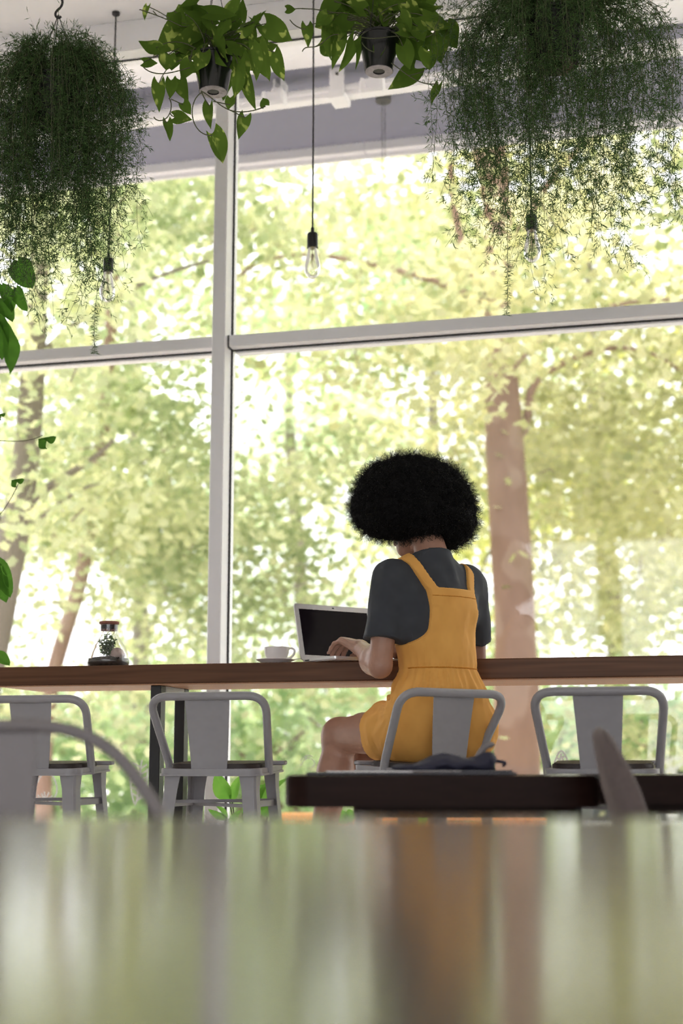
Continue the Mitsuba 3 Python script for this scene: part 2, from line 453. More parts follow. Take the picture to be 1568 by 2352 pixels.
def tilt_map(m, fn):
    m.vertices = fn(m.vertices.copy())
    return m


def stool_parts(seat_z=0.766):
    """local frame: +y is the way the sitter faces, origin on the floor under the seat"""
    P = []
    W, D = 0.315, 0.30
    rise = lambda v: np.c_[v[:, 0], v[:, 1], v[:, 2] + np.clip(v[:, 1] + D / 2, 0, None) * 0.045]
    pan = trimesh.creation.extrude_polygon(rrect(W, D, 0.045), 0.018, engine='earcut')
    pan.apply_translation((0, 0, seat_z - 0.016))
    lipo = rrect(W + 0.008, D + 0.008, 0.048).difference(rrect(W - 0.004, D - 0.004, 0.042))
    lip = trimesh.creation.extrude_polygon(lipo, 0.006, engine='earcut')
    lip.apply_translation((0, 0, seat_z - 0.019))
    P.append(('seat', tilt_map(cat(pan, lip), rise), 'mat_stool', 40))
    P.append(('front_rim', tilt_map(box(-W / 2 + 0.012, W / 2 + 0.006, D / 2 - 0.03, D / 2, seat_z + 0.001, seat_z + 0.014, 0.003), rise), 'mat_stool', 40))
    c = trimesh.creation.extrude_polygon(rrect(W - 0.035, D - 0.06, 0.07), 0.010, engine='earcut')
    c2 = trimesh.creation.extrude_polygon(rrect(W - 0.045, D - 0.07, 0.066), 0.0135, engine='earcut')
    cu = cat(c, c2)
    cu.apply_translation((0, -0.012, seat_z + 0.0025))
    P.append(('cushion', tilt_map(cu, rise), 'mat_cushion', 40))
    # hoop
    zb, zt = seat_z - 0.012, seat_z + 0.215
    hoop = [[-0.156, -0.035, zb], [-0.158, -0.045, seat_z + 0.02], [-0.178, -0.15, zt - 0.045], [-0.178, -0.175, zt], [0.178, -0.175, zt], [0.178, -0.15, zt - 0.045], [0.158, -0.045, seat_z + 0.02], [0.156, -0.035, zb]]
    # the corner is one wide arc
    hp = fillet([hoop[0], hoop[1], [-0.182, -0.172, zt], [0.182, -0.172, zt], hoop[6], hoop[7]], 0.062, 9)
    P.append(('back_hoop', tube(hp, 0.0125, 12), 'mat_stool', 60))
    # splat, tapering downwards
    n = 8
    vs = []
    for i in range(n + 1):
        u = i / n
        z = seat_z - 0.002 + u * (zt - seat_z + 0.004)
        y = -0.138 - 0.034 * u ** 1.3
        w = 0.055 + 0.015 * u
        vs.append([(x, y + 0.004 * math.cos(x / w * 1.2), z) for x in np.linspace(-w, w, 7)])
    vs = np.array(vs)
    front = vs.reshape(-1, 3)
    back = front + [0, 0.003, 0]
    f = []
    for i in range(n):
        for j in range(6):
            a, b = i * 7 + j, i * 7 + j + 1
            c_, d = (i + 1) * 7 + j + 1, (i + 1) * 7 + j
            f += [[a, b, c_], [a, c_, d]]
    k = len(front)
    f2 = [[x + k for x in t[::-1]] for t in f]
    rim = [j for j in range(7)] + [i * 7 + 6 for i in range(1, n + 1)] + [n * 7 + j for j in range(5, -1, -1)] + [i * 7 for i in range(n - 1, 0, -1)]
    side = []
    for a, b in zip(rim, rim[1:] + rim[:1]):
        side += [[a, a + k, b + k], [a, b + k, b]]
    P.append(('splat', trimesh.Trimesh(np.vstack([front, back]), np.array(f + f2 + side), process=False), 'mat_stool', 50))
    # folded sheet legs, splayed; stretchers
    foot = {}
    for sx in (-1, 1):
        for sy in (-1, 1):
            top = np.array([sx * 0.125, sy * 0.115, seat_z - 0.017 + (0.012 if sy > 0 else 0.0)])
            mid = np.array([sx * 0.128, sy * 0.118, seat_z - 0.06])
            bot = np.array([sx * 0.195, sy * 0.185, 0.0])
            foot[sx, sy] = (mid, bot)
            secs = []
            for q, w in ((top, 0.026), (mid, 0.0215), (mid + (bot - mid) * 0.5, 0.018), (bot, 0.015)):
                # an L of sheet: outer corner, both flanges, with a chamfered corner
                x, y = q[0] + sx * w * 0.7, q[1] + sy * w * 0.7
                t_ = 0.0025
                L_ = [(x - sx * 2 * w, y), (x - sx * 0.006, y), (x, y - sy * 0.006), (x, y - sy * 2 * w), (x - sx * t_, y - sy * 2 * w), (x - sx * t_, y - sy * 0.008), (x - sx * 0.008, y - sy * t_), (x - sx * 2 * w, y - sy * t_)]
                secs.append([(a, b, q[2]) for a, b in L_])
            v = np.array(secs).reshape(-1, 3)
            f = []
            m = 8
            for i in range(len(secs) - 1):
                for j in range(m):
                    a, b = i * m + j, i * m + (j + 1) % m
                    f += [[a, b, b + m], [a, b + m, a + m]]
            for base, flip in ((0, False), ((len(secs) - 1) * m, True)):
                for q in ((0, 1, 6), (0, 6, 7), (1, 2, 5), (1, 5, 6), (2, 3, 4), (2, 4, 5)):
                    f.append([base + i for i in (q[::-1] if not flip else q)])
            P.append(('leg', trimesh.Trimesh(v, np.array(f), process=False), 'mat_stool', False))
    def on(k, z):
        m_, b = foot[k]
        return m_ + (b - m_) * ((m_[2] - z) / m_[2])
    for za, a, b in ((0.672, (-1, -1), (1, 1)), (0.660, (1, -1), (-1, 1))):
        A, B = on(a, za), on(b, za)
        d = B - A
        L_ = np.linalg.norm(d)
        bar = box(0, L_, -0.009, 0.009, -0.005, 0.005, 0.001)
        P.append(('cross_brace', tr(bar, math.atan2(d[1], d[0]), A), 'mat_stool', False))
    for za, a, b in ((0.665, (-1, -1), (-1, 1)), (0.665, (1, -1), (1, 1)), (0.30, (-1, -1), (1, -1)), (0.30, (-1, 1), (1, 1)), (0.36, (-1, -1), (-1, 1)), (0.36, (1, -1), (1, 1))):
        A, B = on(a, za), on(b, za)
        d = B - A
        P.append(('stretcher', tr(box(0, np.linalg.norm(d), -0.004, 0.004, -0.009, 0.009, 0.001), math.atan2(d[1], d[0]), A), 'mat_stool', False))
    return P


STOOL = [(n, mikit.ply(m, mt, s)) for n, m, mt, s in stool_parts()]


def place_stool(px, t, yaw_deg, label):
    """px: column of the seat centre, t: its distance; yaw: turn of the stool's forward axis from the window's normal"""
    p = at_t(px, 1757, t)
    k = thing('bar_stool', label, 'bar stool', 'metal stools at the window counter')
    tw = T().translate([float(p[0]), float(p[1]), 0.0]).rotate([0, 0, 1], yaw_deg)
    for n, d in STOOL:
        obj(n, d, None, k, to_world=tw)
    return p


place_stool(114, 4.62, 2.0, 'grey metal bar stool with dark cushion, leftmost along the counter, partly out of frame')
place_stool(512, 4.42, 1.0, 'grey metal bar stool with dark cushion, empty, in front of the black counter leg')
STOOL3 = place_stool(970, 4.22, 44.0, 'grey metal bar stool on which the woman in yellow sits')
place_stool(1386, 4.13, 0.0, 'grey metal bar stool with dark cushion, empty, to the right of the seated woman')
# ------------------------------------------------------------------ the woman on the third stool
mat('skin', base_color=mikit.proc(lambda p, n, uv: mix((0.33, 0.175, 0.125), (0.40, 0.22, 0.16), fbm(p.x * 40, p.y * 40, p.z * 40))), roughness=0.42, specular=0.45)
mat('nail', base_color=(0.50, 0.30, 0.25), roughness=0.25)
mat('eye', base_color=(0.7, 0.68, 0.66), roughness=0.15)
mat('hair', base_color=(0.0035, 0.003, 0.0035), roughness=0.8, specular=0.2)
mat('tee', base_color=mikit.proc(lambda p, n, uv: mix((0.028, 0.032, 0.040), (0.050, 0.055, 0.066), fbm(p.x * 30, p.y * 30, p.z * 30))), roughness=0.92, sheen=0.4)


def denim(p, n, uv):
    return mix((0.60, 0.285, 0.062), (0.74, 0.39, 0.100), fbm(p.x * 26, p.y * 26, p.z * 14))


mat('mustard', base_color=mikit.proc(denim), roughness=0.9, sheen=0.3)
mat('seam', base_color=(0.50, 0.20, 0.022), roughness=0.9)

FACE = math.radians(33)
P0 = at_t(1006, 1757, 4.29)
P0[2] = 0
RV = RIGHT * math.cos(FACE) + HF * math.sin(FACE)
FV = -RIGHT * math.sin(FACE) + HF * math.cos(FACE)
TOW = np.eye(4)
TOW[:3, 0], TOW[:3, 1], TOW[:3, 2], TOW[:3, 3] = RV, FV, [0, 0, 1], P0
BT = mi.ScalarTransform4f(TOW.tolist())

V = lambda *a: np.array(a, float)
J = dict(ls=V(-.146, .035, 1.328), le=V(-.188, .030, 1.068), lw=V(-.122, .232, 1.138), rs=V(.160, .035, 1.328), re=V(.218, .09, 1.072), rw=V(.058, .285, 1.138),
         lh=V(-.085, .01, .880), lk=V(-.100, .385, .872), la=V(-.170, .415, .470), rh=V(.085, .01, .880), rk=V(.028, .44, .890), ra=V(.045, .425, .470))
HC = V(-.008, .098, 1.545)                          # head centre
hy, hp_ = math.radians(6), math.radians(-26)        # head turned a little left, bent down
hf = V(-math.sin(hy) * math.cos(hp_), math.cos(hy) * math.cos(hp_), math.sin(hp_))
hr = np.cross(hf, [0, 0, 1]); hr /= np.linalg.norm(hr)
hu = np.cross(hr, hf)
HR = np.stack([hr, hf, hu], 1)                      # columns: head right, forward, up


def hl(x, y, z):
    return HC + HR @ V(x, y, z)


# hands: palm frame and finger chains in local body space
def hand(w, d, up, left):
    """w wrist, d direction of the palm, up back of the hand; left: thumb on the other side"""
    d = d / np.linalg.norm(d)
    s = np.cross(d, up); s /= np.linalg.norm(s)
    u = np.cross(s, d)
    sgn = 1 if left else -1                          # thumb side along s
    k = []                                           # (a, b, ra, rb)
    for off, ln, r in ((0.026, 0.080, 0.0110), (0.009, 0.085, 0.0112), (-0.009, 0.082, 0.0108), (-0.025, 0.074, 0.0100)):
        k.append((w + s * sgn * off * 0.55, w + d * ln + s * sgn * off + u * 0.010, 0.019, r * 1.12))
    tips = []
    for off, base, lens, r, spread, bend in ((0.026, 0.080, (0.040, 0.024, 0.018), 0.0088, 0.10, 0.0), (0.009, 0.085, (0.044, 0.027, 0.019), 0.0090, 0.02, 0.12), (-0.009, 0.082, (0.041, 0.025, 0.018), 0.0086, -0.05, 0.05), (-0.025, 0.074, (0.032, 0.019, 0.016), 0.0078, -0.16, -0.05)):
        p = w + d * base + s * sgn * off + u * 0.010
        ang = 0.12 + bend
        chain = [p]
        dd0 = d + s * sgn * spread
        dd0 /= np.linalg.norm(dd0)
        for q, ln in enumerate(lens):
            a = -(ang + (0.42, 0.95, 1.25)[q])
            dirn = dd0 * math.cos(a) + u * math.sin(a)
            p = p + dirn * ln
            chain.append(p)
        for q in range(3):
            k.append((chain[q], chain[q + 1], r * (1.06 - 0.06 * q), r * (1.0 - 0.09 * (q + 1))))
        tips.append((chain[3], dirn, dd0 * math.sin(-a) + u * math.cos(a), r))
    th = [w + d * 0.018 + s * sgn * 0.018 - u * 0.004, w + d * 0.050 + s * sgn * 0.046 - u * 0.012, w + d * 0.080 + s * sgn * 0.052 - u * 0.024, w + d * 0.102 + s * sgn * 0.046 - u * 0.034]
    for q, (r0, r1) in enumerate(((0.015, 0.0115), (0.0112, 0.0098), (0.0098, 0.0078))):
        k.append((th[q], th[q + 1], r0, r1))
    tips.append((th[3], (th[3] - th[2]) / np.linalg.norm(th[3] - th[2]), s * sgn, 0.0085))
    return k, tips


LHAND, LTIPS = hand(J['lw'], V(-.02, .80, .16), V(0.10, 0, 1), True)
RHAND, RTIPS = hand(J['rw'], V(-.30, .80, .08), V(-0.10, 0, 1), False)
# left: thumb towards the right (+R).  s = d x up points to +R for a forward hand


def arm_sdf(p):
    d = 9.0 * np.ones(len(p))
    for a, b, c, hnd in (('ls', 'le', 'lw', LHAND), ('rs', 're', 'rw', RHAND)):
        A, B, C = J[a], J[b], J[c]
        e = cone(p, A, B, 0.045, 0.033)
        m = B + (C - B) * 0.28
        f = smin(cone(p, B, m, 0.033, 0.038), cone(p, m, C, 0.039, 0.0235), 0.03)
        e = smin(e, f, 0.022)
        h = None
        for x in hnd[:4]:
            q = cone(p, *x)
            h = q if h is None else smin(h, q, 0.010)
        for x in hnd[4:]:
            q = cone(p, *x)
            h = smin(h, q, 0.0035)
        e = smin(e, h, 0.012)
        d = np.minimum(d, e)
    return d


def head_sdf(p):
    q = (p - HC) @ HR
    s = ell(q, (0, -0.008, 0.022), (0.073, 0.094, 0.088))
    s = smin(s, ell(q, (0, 0.026, -0.035), (0.060, 0.068, 0.070)), 0.03)
    s = smin(s, ell(q, (0, 0.058, -0.085), (0.034, 0.032, 0.028)), 0.035)           # chin
    for sx in (-1, 1):
        s = smin(s, cone(q, V(sx * .052, -0.005, -.055), V(sx * .026, .066, -.088), 0.016, 0.014), 0.03)   # jaw line
        s = smin(s, ell(q, (sx * 0.038, 0.070, -0.026), (0.022, 0.017, 0.018)), 0.02)  # cheek
        s = smax(s, -ell(q, (sx * 0.031, 0.099, 0.004), (0.019, 0.014, 0.013)), 0.012)  # eye socket
        s = smin(s, ell(q, (sx * 0.031, 0.083, 0.004), (0.0135, 0.0125, 0.0115)), 0.003)
        s = smin(s, ell(q, (sx * 0.031, 0.086, 0.019), (0.021, 0.010, 0.006)), 0.010)  # brow
        ear = smax(ell(q, (sx * 0.076, -0.012, -0.012), (0.010, 0.020, 0.032)), -ell(q, (sx * 0.086, -0.009, -0.008), (0.008, 0.011, 0.018)), 0.006)
        s = smin(s, ear, 0.006)
    s = smin(s, cone(q, V(0, .088, .006), V(0, .108, -.032), 0.008, 0.0125), 0.010)    # nose
    for sx in (-1, 1):
        s = smin(s, ell(q, (sx * 0.0115, 0.100, -0.034), (0.008, 0.009, 0.007)), 0.005)
    s = smin(s, ell(q, (0, 0.088, -0.058), (0.024, 0.013, 0.0065)), 0.006)           # lips
    s = smin(s, ell(q, (0, 0.087, -0.069), (0.021, 0.013, 0.0075)), 0.004)
    s = smax(s, -ell(q, (0, 0.104, -0.0635), (0.020, 0.010, 0.0014)), 0.003)
    return s


NB = V(0, .010, 1.385)


def torso_sdf(p, grow=0.0):
    g = grow
    d = ell(p, (0, -.004, .895), (.168 + g, .108 + g, .105 + g))
    for s in (-1, 1):
        d = smin(d, ell(p, (s * .078, -.022, .884), (.090 + g, .090 + g, .092 + g)), 0.05)
    d = smin(d, ell(p, (.006, .002, 1.05), (.109 + g, .092 + g, .14 + g)), 0.07)
    d = smin(d, ell(p, (0, .018, 1.235), (.148 + g, .103 + g, .125 + g)), 0.06)
    d = smin(d, cone(p, V(-.110, .028, 1.338), V(.116, .028, 1.338), .040 + g, .040 + g), 0.06)
    d = smin(d, cone(p, V(-.045, .020, 1.378), V(.045, .020, 1.378), .034 + g, .034 + g), 0.05)
    return d


def neck_sdf(p):
    return cone(p, NB, hl(0, -.022, -.04), .052, .046)


def leg_sdf(p):
    d = 9.0 * np.ones(len(p))
    for a, b, c in (('lh', 'lk', 'la'), ('rh', 'rk', 'ra')):
        A, B, C = J[a], J[b], J[c]
        e = cone(p, A, B, .080, .052)
        m = B + (C - B) * 0.3 + V(0, -.018, 0)
        f = smin(cone(p, B, m, .050, .051), cone(p, m, C, .051, .031), 0.04)
        e = smin(e, f, 0.03)
        toe = C + V(-.02, .15, -.045)
        heel = C + V(0, -.03, -.04)
        e = smin(e, smin(cone(p, heel, toe, .033, .027), cone(p, C, C + V(-.012, .09, -.045), .033, .03), 0.02), 0.02)
        for q in range(5):
            e = smin(e, ell(p, toe + V((q - 2) * .013, .018 - abs(q - 1) * .005, -.004), (.0085, .018, .011)), 0.006)
        d = np.minimum(d, e)
    return d


def near(f, lo, hi, p, pad=0.06):
    """f where p is near its bounds, else the distance to them"""
    lo, hi = np.asarray(lo), np.asarray(hi)
    out = np.linalg.norm(np.maximum(np.maximum(lo - p, p - hi), 0), axis=1)
    on = out < pad
    if on.any():
        out[on] = f(p[on])
    return out


def body_sdf(p):
    d = near(lambda q: torso_sdf(q, -0.012), (-.20, -.17, .76), (.20, .14, 1.45), p)
    d = smin(d, neck_sdf(p), 0.03)
    d = smin(d, near(head_sdf, HC - .135, HC + .135, p), 0.018)
    d = smin(d, near(arm_sdf, (-.27, -.05, 1.0), (.27, .48, 1.42), p), 0.02)
    return smin(d, near(leg_sdf, (-.27, -.10, .38), (.20, .64, 1.0), p), 0.02)


person = thing('person', 'woman seated with her back turned, mustard pinafore over charcoal t-shirt, typing on a laptop', 'person')
obj('body', surface_nets(body_sdf, (-.34, -.20, .38), (.34, .64, 1.70), 0.0048), 'mat_skin', person, True, to_world=BT)
for tips in (LTIPS, RTIPS):
    for c, dirn, nrm, r in tips:
        e = trimesh.creation.icosphere(2, 1.0)
        x = np.cross(dirn, nrm)
        M = np.eye(4)
        M[:3, 0], M[:3, 1], M[:3, 2], M[:3, 3] = x * r * 0.62, dirn * r * 0.75, nrm * r * 0.25, c + nrm * r * 0.74 + dirn * r * 0.25
        e.apply_transform(M)
        obj('nail', e, 'mat_nail', person, True, to_world=BT)
for sx in (-1, 1):
    e = trimesh.creation.icosphere(2, 0.0118)
    e.apply_translation(hl(sx * .031, .0848, .004))
    obj('eye', e, 'mat_eye', person, True, to_world=BT)


def folds(p, k=1.0):
    return (meshkit.fbm(p * [16, 16, 7], 3, 3) - 0.5) * 0.019 * k + (meshkit.noise(p * [38, 38, 12], 8) - 0.5) * 0.006 * k


def sleeve(p, a, b, f0, f1, r0, r1):
    A, B = J[a], J[b]
    d = B - A
    ln = np.linalg.norm(d)
    ax = d / ln
    s = (p - A) @ ax
    c = cone(p, A - ax * .01, A + d * f1 + ax * .05, r0, r1)
    return smax(c, s - f1 * ln - 0.03 * ((p - A) @ V(0, 1, 0)), 0.003)


def tee_sdf(p):
    d = smin(torso_sdf(p, 0.004), cone(p, NB + V(0, 0, -.06), hl(0, -.022, -.06), .068, .063), 0.03)
    d = smax(d, 1.00 - p[:, 2], 0.004)
    sl = sleeve(p, 'ls', 'le', 0, 0.70, .052, .058)
    d = smin(d, sl, 0.035)
    d = smin(d, sleeve(p, 'rs', 're', 0, 0.66, .053, .058), 0.035)
    d = d + folds(p)
    nk = cone(p, NB + V(0, 0, -.05), hl(0, -.022, -.03), .066, .060)
    plane = p[:, 2] - (1.420 - 0.28 * p[:, 1])
    d = smax(d, plane + 0.006, 0.004)
    band = smax(smax(np.abs(nk) - 0.0045, plane, 0.002), -plane - 0.03, 0.002)
    return smin(d, band, 0.008)


obj('tshirt', surface_nets(tee_sdf, (-.32, -.16, .98), (.32, .20, 1.48), 0.0055), 'mat_tee', person, True, to_world=BT)


def shell(p):
    d = torso_sdf(p, 0.013)
    # loose cloth: gathered above and below the waist seam
    z = p[:, 2]
    puff = 0.012 * np.exp(-((z - 1.005) / .035) ** 2) + 0.006 * np.exp(-((z - 1.12) / .05) ** 2) - 0.003 * np.exp(-((z - 1.062) / .008) ** 2)
    ang = np.arctan2(p[:, 1], p[:, 0])
    gather = 0.0035 * np.sin(ang * 34 + 4 * np.sin(ang * 3)) * np.exp(-((z - 1.03) / .05) ** 2)
    return d - puff + gather


def pinafore_sdf(p):
    R, z = p[:, 0], p[:, 2]
    d = shell(p)
    for a, b, s in (('lh', 'lk', -1), ('rh', 'rk', 1)):
        A, B = J[a], J[b]
        ax = (B - A) / np.linalg.norm(B - A)
        leg = cone(p, A, A + (B - A) * 0.62, .098, .088)
        leg = smax(leg, (p - A) @ ax - 0.145 + 0.05 * (z - .88), 0.006)
        d = smin(d, leg, 0.03)
    t = np.clip((1.185 - z) / .080, 0, 1)
    half = np.where(z > 1.185, .091, .091 + .115 * t ** 2.2)
    half = half + np.where(z < 1.106, 0.3, 0)
    bib = np.abs(R - 0.013) - half
    top = smax(bib, z - np.where(p[:, 1] < .02, 1.300, 1.27), 0.002)
    mid = .072 + .040 * np.clip((z - 1.285) / .10, 0, 1.1)
    strap = smax(np.abs(np.abs(R - 0.013) - mid) - .0165, 1.25 - z, 0.002)
    reg = np.minimum(top, strap)
    hemband = 0.0015 * (np.abs(z - 1.284) < .014) * (np.abs(R) < .1)
    fold = folds(p, 0.9)
    # pulled folds radiating from the hip crease
    hip = V(-.10, .06, .93)
    rr = p - hip
    an = np.arctan2(rr[:, 2], rr[:, 1] - rr[:, 0])
    fold = fold + 0.004 * np.sin(an * 13) * np.exp(-(np.linalg.norm(rr, axis=1) / .11) ** 2)
    return smax(d - hemband + fold * (z < 1.24), reg, 0.0025)


obj('pinafore', surface_nets(pinafore_sdf, (-.30, -.22, .75), (.30, .30, 1.47), 0.0052), 'mat_mustard', person, True, to_world=BT)


def surf_line(fn, pts, off, lift=0.0015):
    """push points outwards along +-y/x onto the zero surface of fn, seen from behind: march from -y"""
    out = []
    for R, z, ang in pts:
        c = V(0, 0, z)
        dr_ = V(math.sin(ang), -math.cos(ang), 0)
        s = np.linspace(.30, .02, 200)
        q = c + V(R, 0, 0) + s[:, None] * dr_
        val = fn(q)
        i = np.argmax(val < 0)
        out.append(q[i] + dr_ * lift)
    return np.array(out)


sp_ = [(0, 1.062, a) for a in np.linspace(-1.5, 1.5, 40)]
obj('waist_seam', tube(surf_line(pinafore_sdf, sp_, 0), 0.0022, 6), 'mat_seam', person, True, label='stitched waist seam', to_world=BT)
sp2 = [(R, 1.274, 0) for R in np.linspace(-.074, .100, 24)]
obj('bib_stitching', tube(surf_line(pinafore_sdf, sp2, 0, 0.0005), 0.0012, 5), 'mat_seam', person, True, label='stitching along the bib top', to_world=BT)

# hair: a wide afro round the head, then a coat of curls on it
HAIR = [(tuple(np.array(c) + (-.020, .012, .014)), r) for c, r in [((-.005, .075, 1.600), (.172, .150, .118)), ((-.075, .075, 1.560), (.118, .135, .105)), ((.085, .060, 1.555), (.105, .135, .112)), ((.100, .040, 1.500), (.078, .10, .075)), ((-.105, .075, 1.525), (.090, .11, .068)), ((0, .02, 1.525), (.11, .085, .085))]]


def hair_core(p):
    d = None
    for c, r in HAIR:
        e = ell(p, c, r)
        d = e if d is None else smin(d, e, 0.05)
    return d


def hair_sdf(p):
    d = hair_core(p) + 0.006
    d = d - 0.016 * (meshkit.fbm(p * 26, 3, 4) - 0.5) - 0.016 * (meshkit.noise(p * 75, 9) - 0.5) - 0.008 * (meshkit.noise(p * 160, 2) - .5)
    q = (p - HC) @ HR
    face = ell(q, (0, 0.13, -0.055), (0.062, 0.095, 0.088))
    d = smax(d, -face, 0.01)
    nape = ell(p, (0.0, .06, 1.425), (.085, .12, .055))
    return smax(d, -nape, 0.012)


hm = surface_nets(hair_sdf, (-.27, -.16, 1.38), (.27, .28, 1.78), 0.0042)
hair = obj('hair', hm, 'mat_hair', person, True, to_world=BT, label='full round black afro')
hr2 = np.random.default_rng(5)
pts, fi = trimesh.sample.sample_surface(hm, 9000, seed=4)
nr = np.zeros_like(pts)
eps = 0.004
for k in range(3):
    o = np.zeros(3); o[k] = eps
    nr[:, k] = hair_core(pts + o) - hair_core(pts - o)
nr /= np.linalg.norm(nr, axis=1, keepdims=True)
keep = (pts[:, 2] > 1.44)
pts, nr = pts[keep], nr[keep]
vs, fs, at = [], [], 0
for p, n_ in zip(pts, nr):
    a = hr2.normal(size=3); a -= n_ * (a @ n_); a /= np.linalg.norm(a)
    b = np.cross(n_, a)
    turns = hr2.uniform(0.8, 1.9)
    rad = hr2.uniform(0.003, 0.0065)
    ln = hr2.uniform(0.012, 0.032)
    m = 8
    u = np.linspace(0, 1, m)
    ph = hr2.uniform(0, 6.28) + u * turns * 6.28
    c = p - n_ * 0.004 + n_ * (u * ln)[:, None] + rad * (np.cos(ph)[:, None] * a + np.sin(ph)[:, None] * b)
    wv = 0.0008 * (1 - 0.5 * u)
    s1 = a * 1.0
    s2 = b * 1.0
    ring = np.stack([c + wv[:, None] * s1, c + wv[:, None] * (-0.5 * s1 + 0.87 * s2), c + wv[:, None] * (-0.5 * s1 - 0.87 * s2)], 1).reshape(-1, 3)
    vs.append(ring)
    for i in range(m - 1):
        for j in range(3):
            A, B = i * 3 + j, i * 3 + (j + 1) % 3
            fs.append((at + A, at + B, at + B + 3)); fs.append((at + A, at + B + 3, at + A + 3))
    at += m * 3
obj('curls', (np.vstack(vs), np.array(fs)), 'mat_hair', hair, False, kind='stuff', to_world=BT)
# ------------------------------------------------------------------ hanging plants
def pothos_color(p, n, uv):
    s = fbm(p.x * 55 + p.z * 18, p.y * 55, p.z * 30, 2)
    v = fbm(p.x * 7 + 3, p.y * 7, p.z * 7, 2)
    streak = smoothstep(0.60, 0.72, s) * smoothstep(0.42, 0.62, v)
    base = mix((0.055, 0.110, 0.016), (0.135, 0.225, 0.040), v)
    return mix(base, (0.50, 0.60, 0.16), streak * 0.85)


leafmat('pothos', mikit.proc(pothos_color), 0.32, 0.75)
leafmat('fern', (0.105, 0.185, 0.070), 0.6, 0.95)
leafmat('lily', mikit.proc(lambda p, n, uv: mix((0.10, 0.30, 0.035), (0.22, 0.46, 0.09), fbm(p.x * 25, p.y * 25, p.z * 25))), 0.35, 1.1)
leafmat('vine', mikit.proc(lambda p, n, uv: mix((0.045, 0.12, 0.02), (0.12, 0.30, 0.04), fbm(p.x * 18, p.y * 18, p.z * 18))), 0.35, 0.9)
mat('curled', base_color=(0.030, 0.045, 0.018), roughness=0.5)


def leaf_mesh(kind, seed=0, nl=10, nw=3):
    """unit leaf: base at the origin, tip at (0, 1, ~0), half width 0.5, upper side +z"""
    r = np.random.default_rng(seed)
    s = np.linspace(0, 1, nl + 1)
    if kind == 'heart':
        w = 0.5 * np.clip(np.sin(np.pi * np.clip(s * 0.93 + 0.07, 0, 1) ** 0.62) ** 0.85, 0, 1) * (1 - 0.35 * s ** 3)
        back = 0.13
    elif kind == 'round':
        w = 0.5 * np.sin(np.pi * np.clip(s * 0.985 + 0.008, 0, 1) ** 0.8) ** 0.62
        back = 0.06
    else:
        w = 0.5 * np.sin(np.pi * np.clip(s * 0.96 + 0.02, 0, 1) ** 0.85) ** 0.9
        back = 0.0
    w[-1] = 0.004
    bend = r.uniform(0.10, 0.28)
    fold = r.uniform(0.12, 0.35)
    wav = r.uniform(0.0, 0.05)
    v, f = [], []
    for i, u in enumerate(s):
        for j in range(-nw, nw + 1):
            q = j / nw
            x = w[i] * q
            y = u - back * (abs(q) ** 1.5) * (1 - u) ** 3 * 2.0
            z = -bend * u * u + fold * abs(x) + wav * math.sin(u * 9 + seed + q) * abs(q)
            v.append((x, y, z))
    m = 2 * nw + 1
    for i in range(nl):
        for j in range(m - 1):
            a = i * m + j
            f += [(a, a + 1, a + m + 1), (a, a + m + 1, a + m)]
    return np.array(v), np.array(f)


def leaf_ply(kind, mt, seed):
    return mikit.ply(trimesh.Trimesh(*leaf_mesh(kind, seed), process=False), mt, True)


HEART = [leaf_ply('heart', 'mat_pothos', i) for i in range(4)]
VINEL = [leaf_ply('round', 'mat_vine', i + 10) for i in range(2)]
LANCE = [leaf_ply('lance', 'mat_lily', i) for i in range(3)]
lrng = np.random.default_rng(21)


def put_leaf(parent, plies, base, tip, width, tilt=None, name='leaf'):
    base, tip = np.asarray(base), np.asarray(tip)
    y = tip - base
    ln = np.linalg.norm(y)
    y = y / ln
    view = CAM - base
    view /= np.linalg.norm(view)
    z = view + lrng.normal(0, 0.38 if tilt is None else tilt, 3)
    z -= y * (z @ y)
    z /= np.linalg.norm(z)
    if lrng.random() < 0.5 and tilt is None:
        z = -z
    x = np.cross(y, z)
    M = np.eye(4)
    M[:3, 0], M[:3, 1], M[:3, 2], M[:3, 3] = x * width, y * ln, z * ln, base
    return obj(name, plies[lrng.integers(len(plies))], None, parent, to_world=mi.ScalarTransform4f(M.tolist()))


def pot_mesh(r0, r1, h, n=40):
    return lathe([(0.30 * r0, 0.004), (r0, 0.0), (r1 * .985, h * .93), (r1, h * .93), (r1 * 1.04, h * .94), (r1 * 1.04, h), (r1 * .93, h), (r1 * .92, h * .85), (0, h * .84)], n)


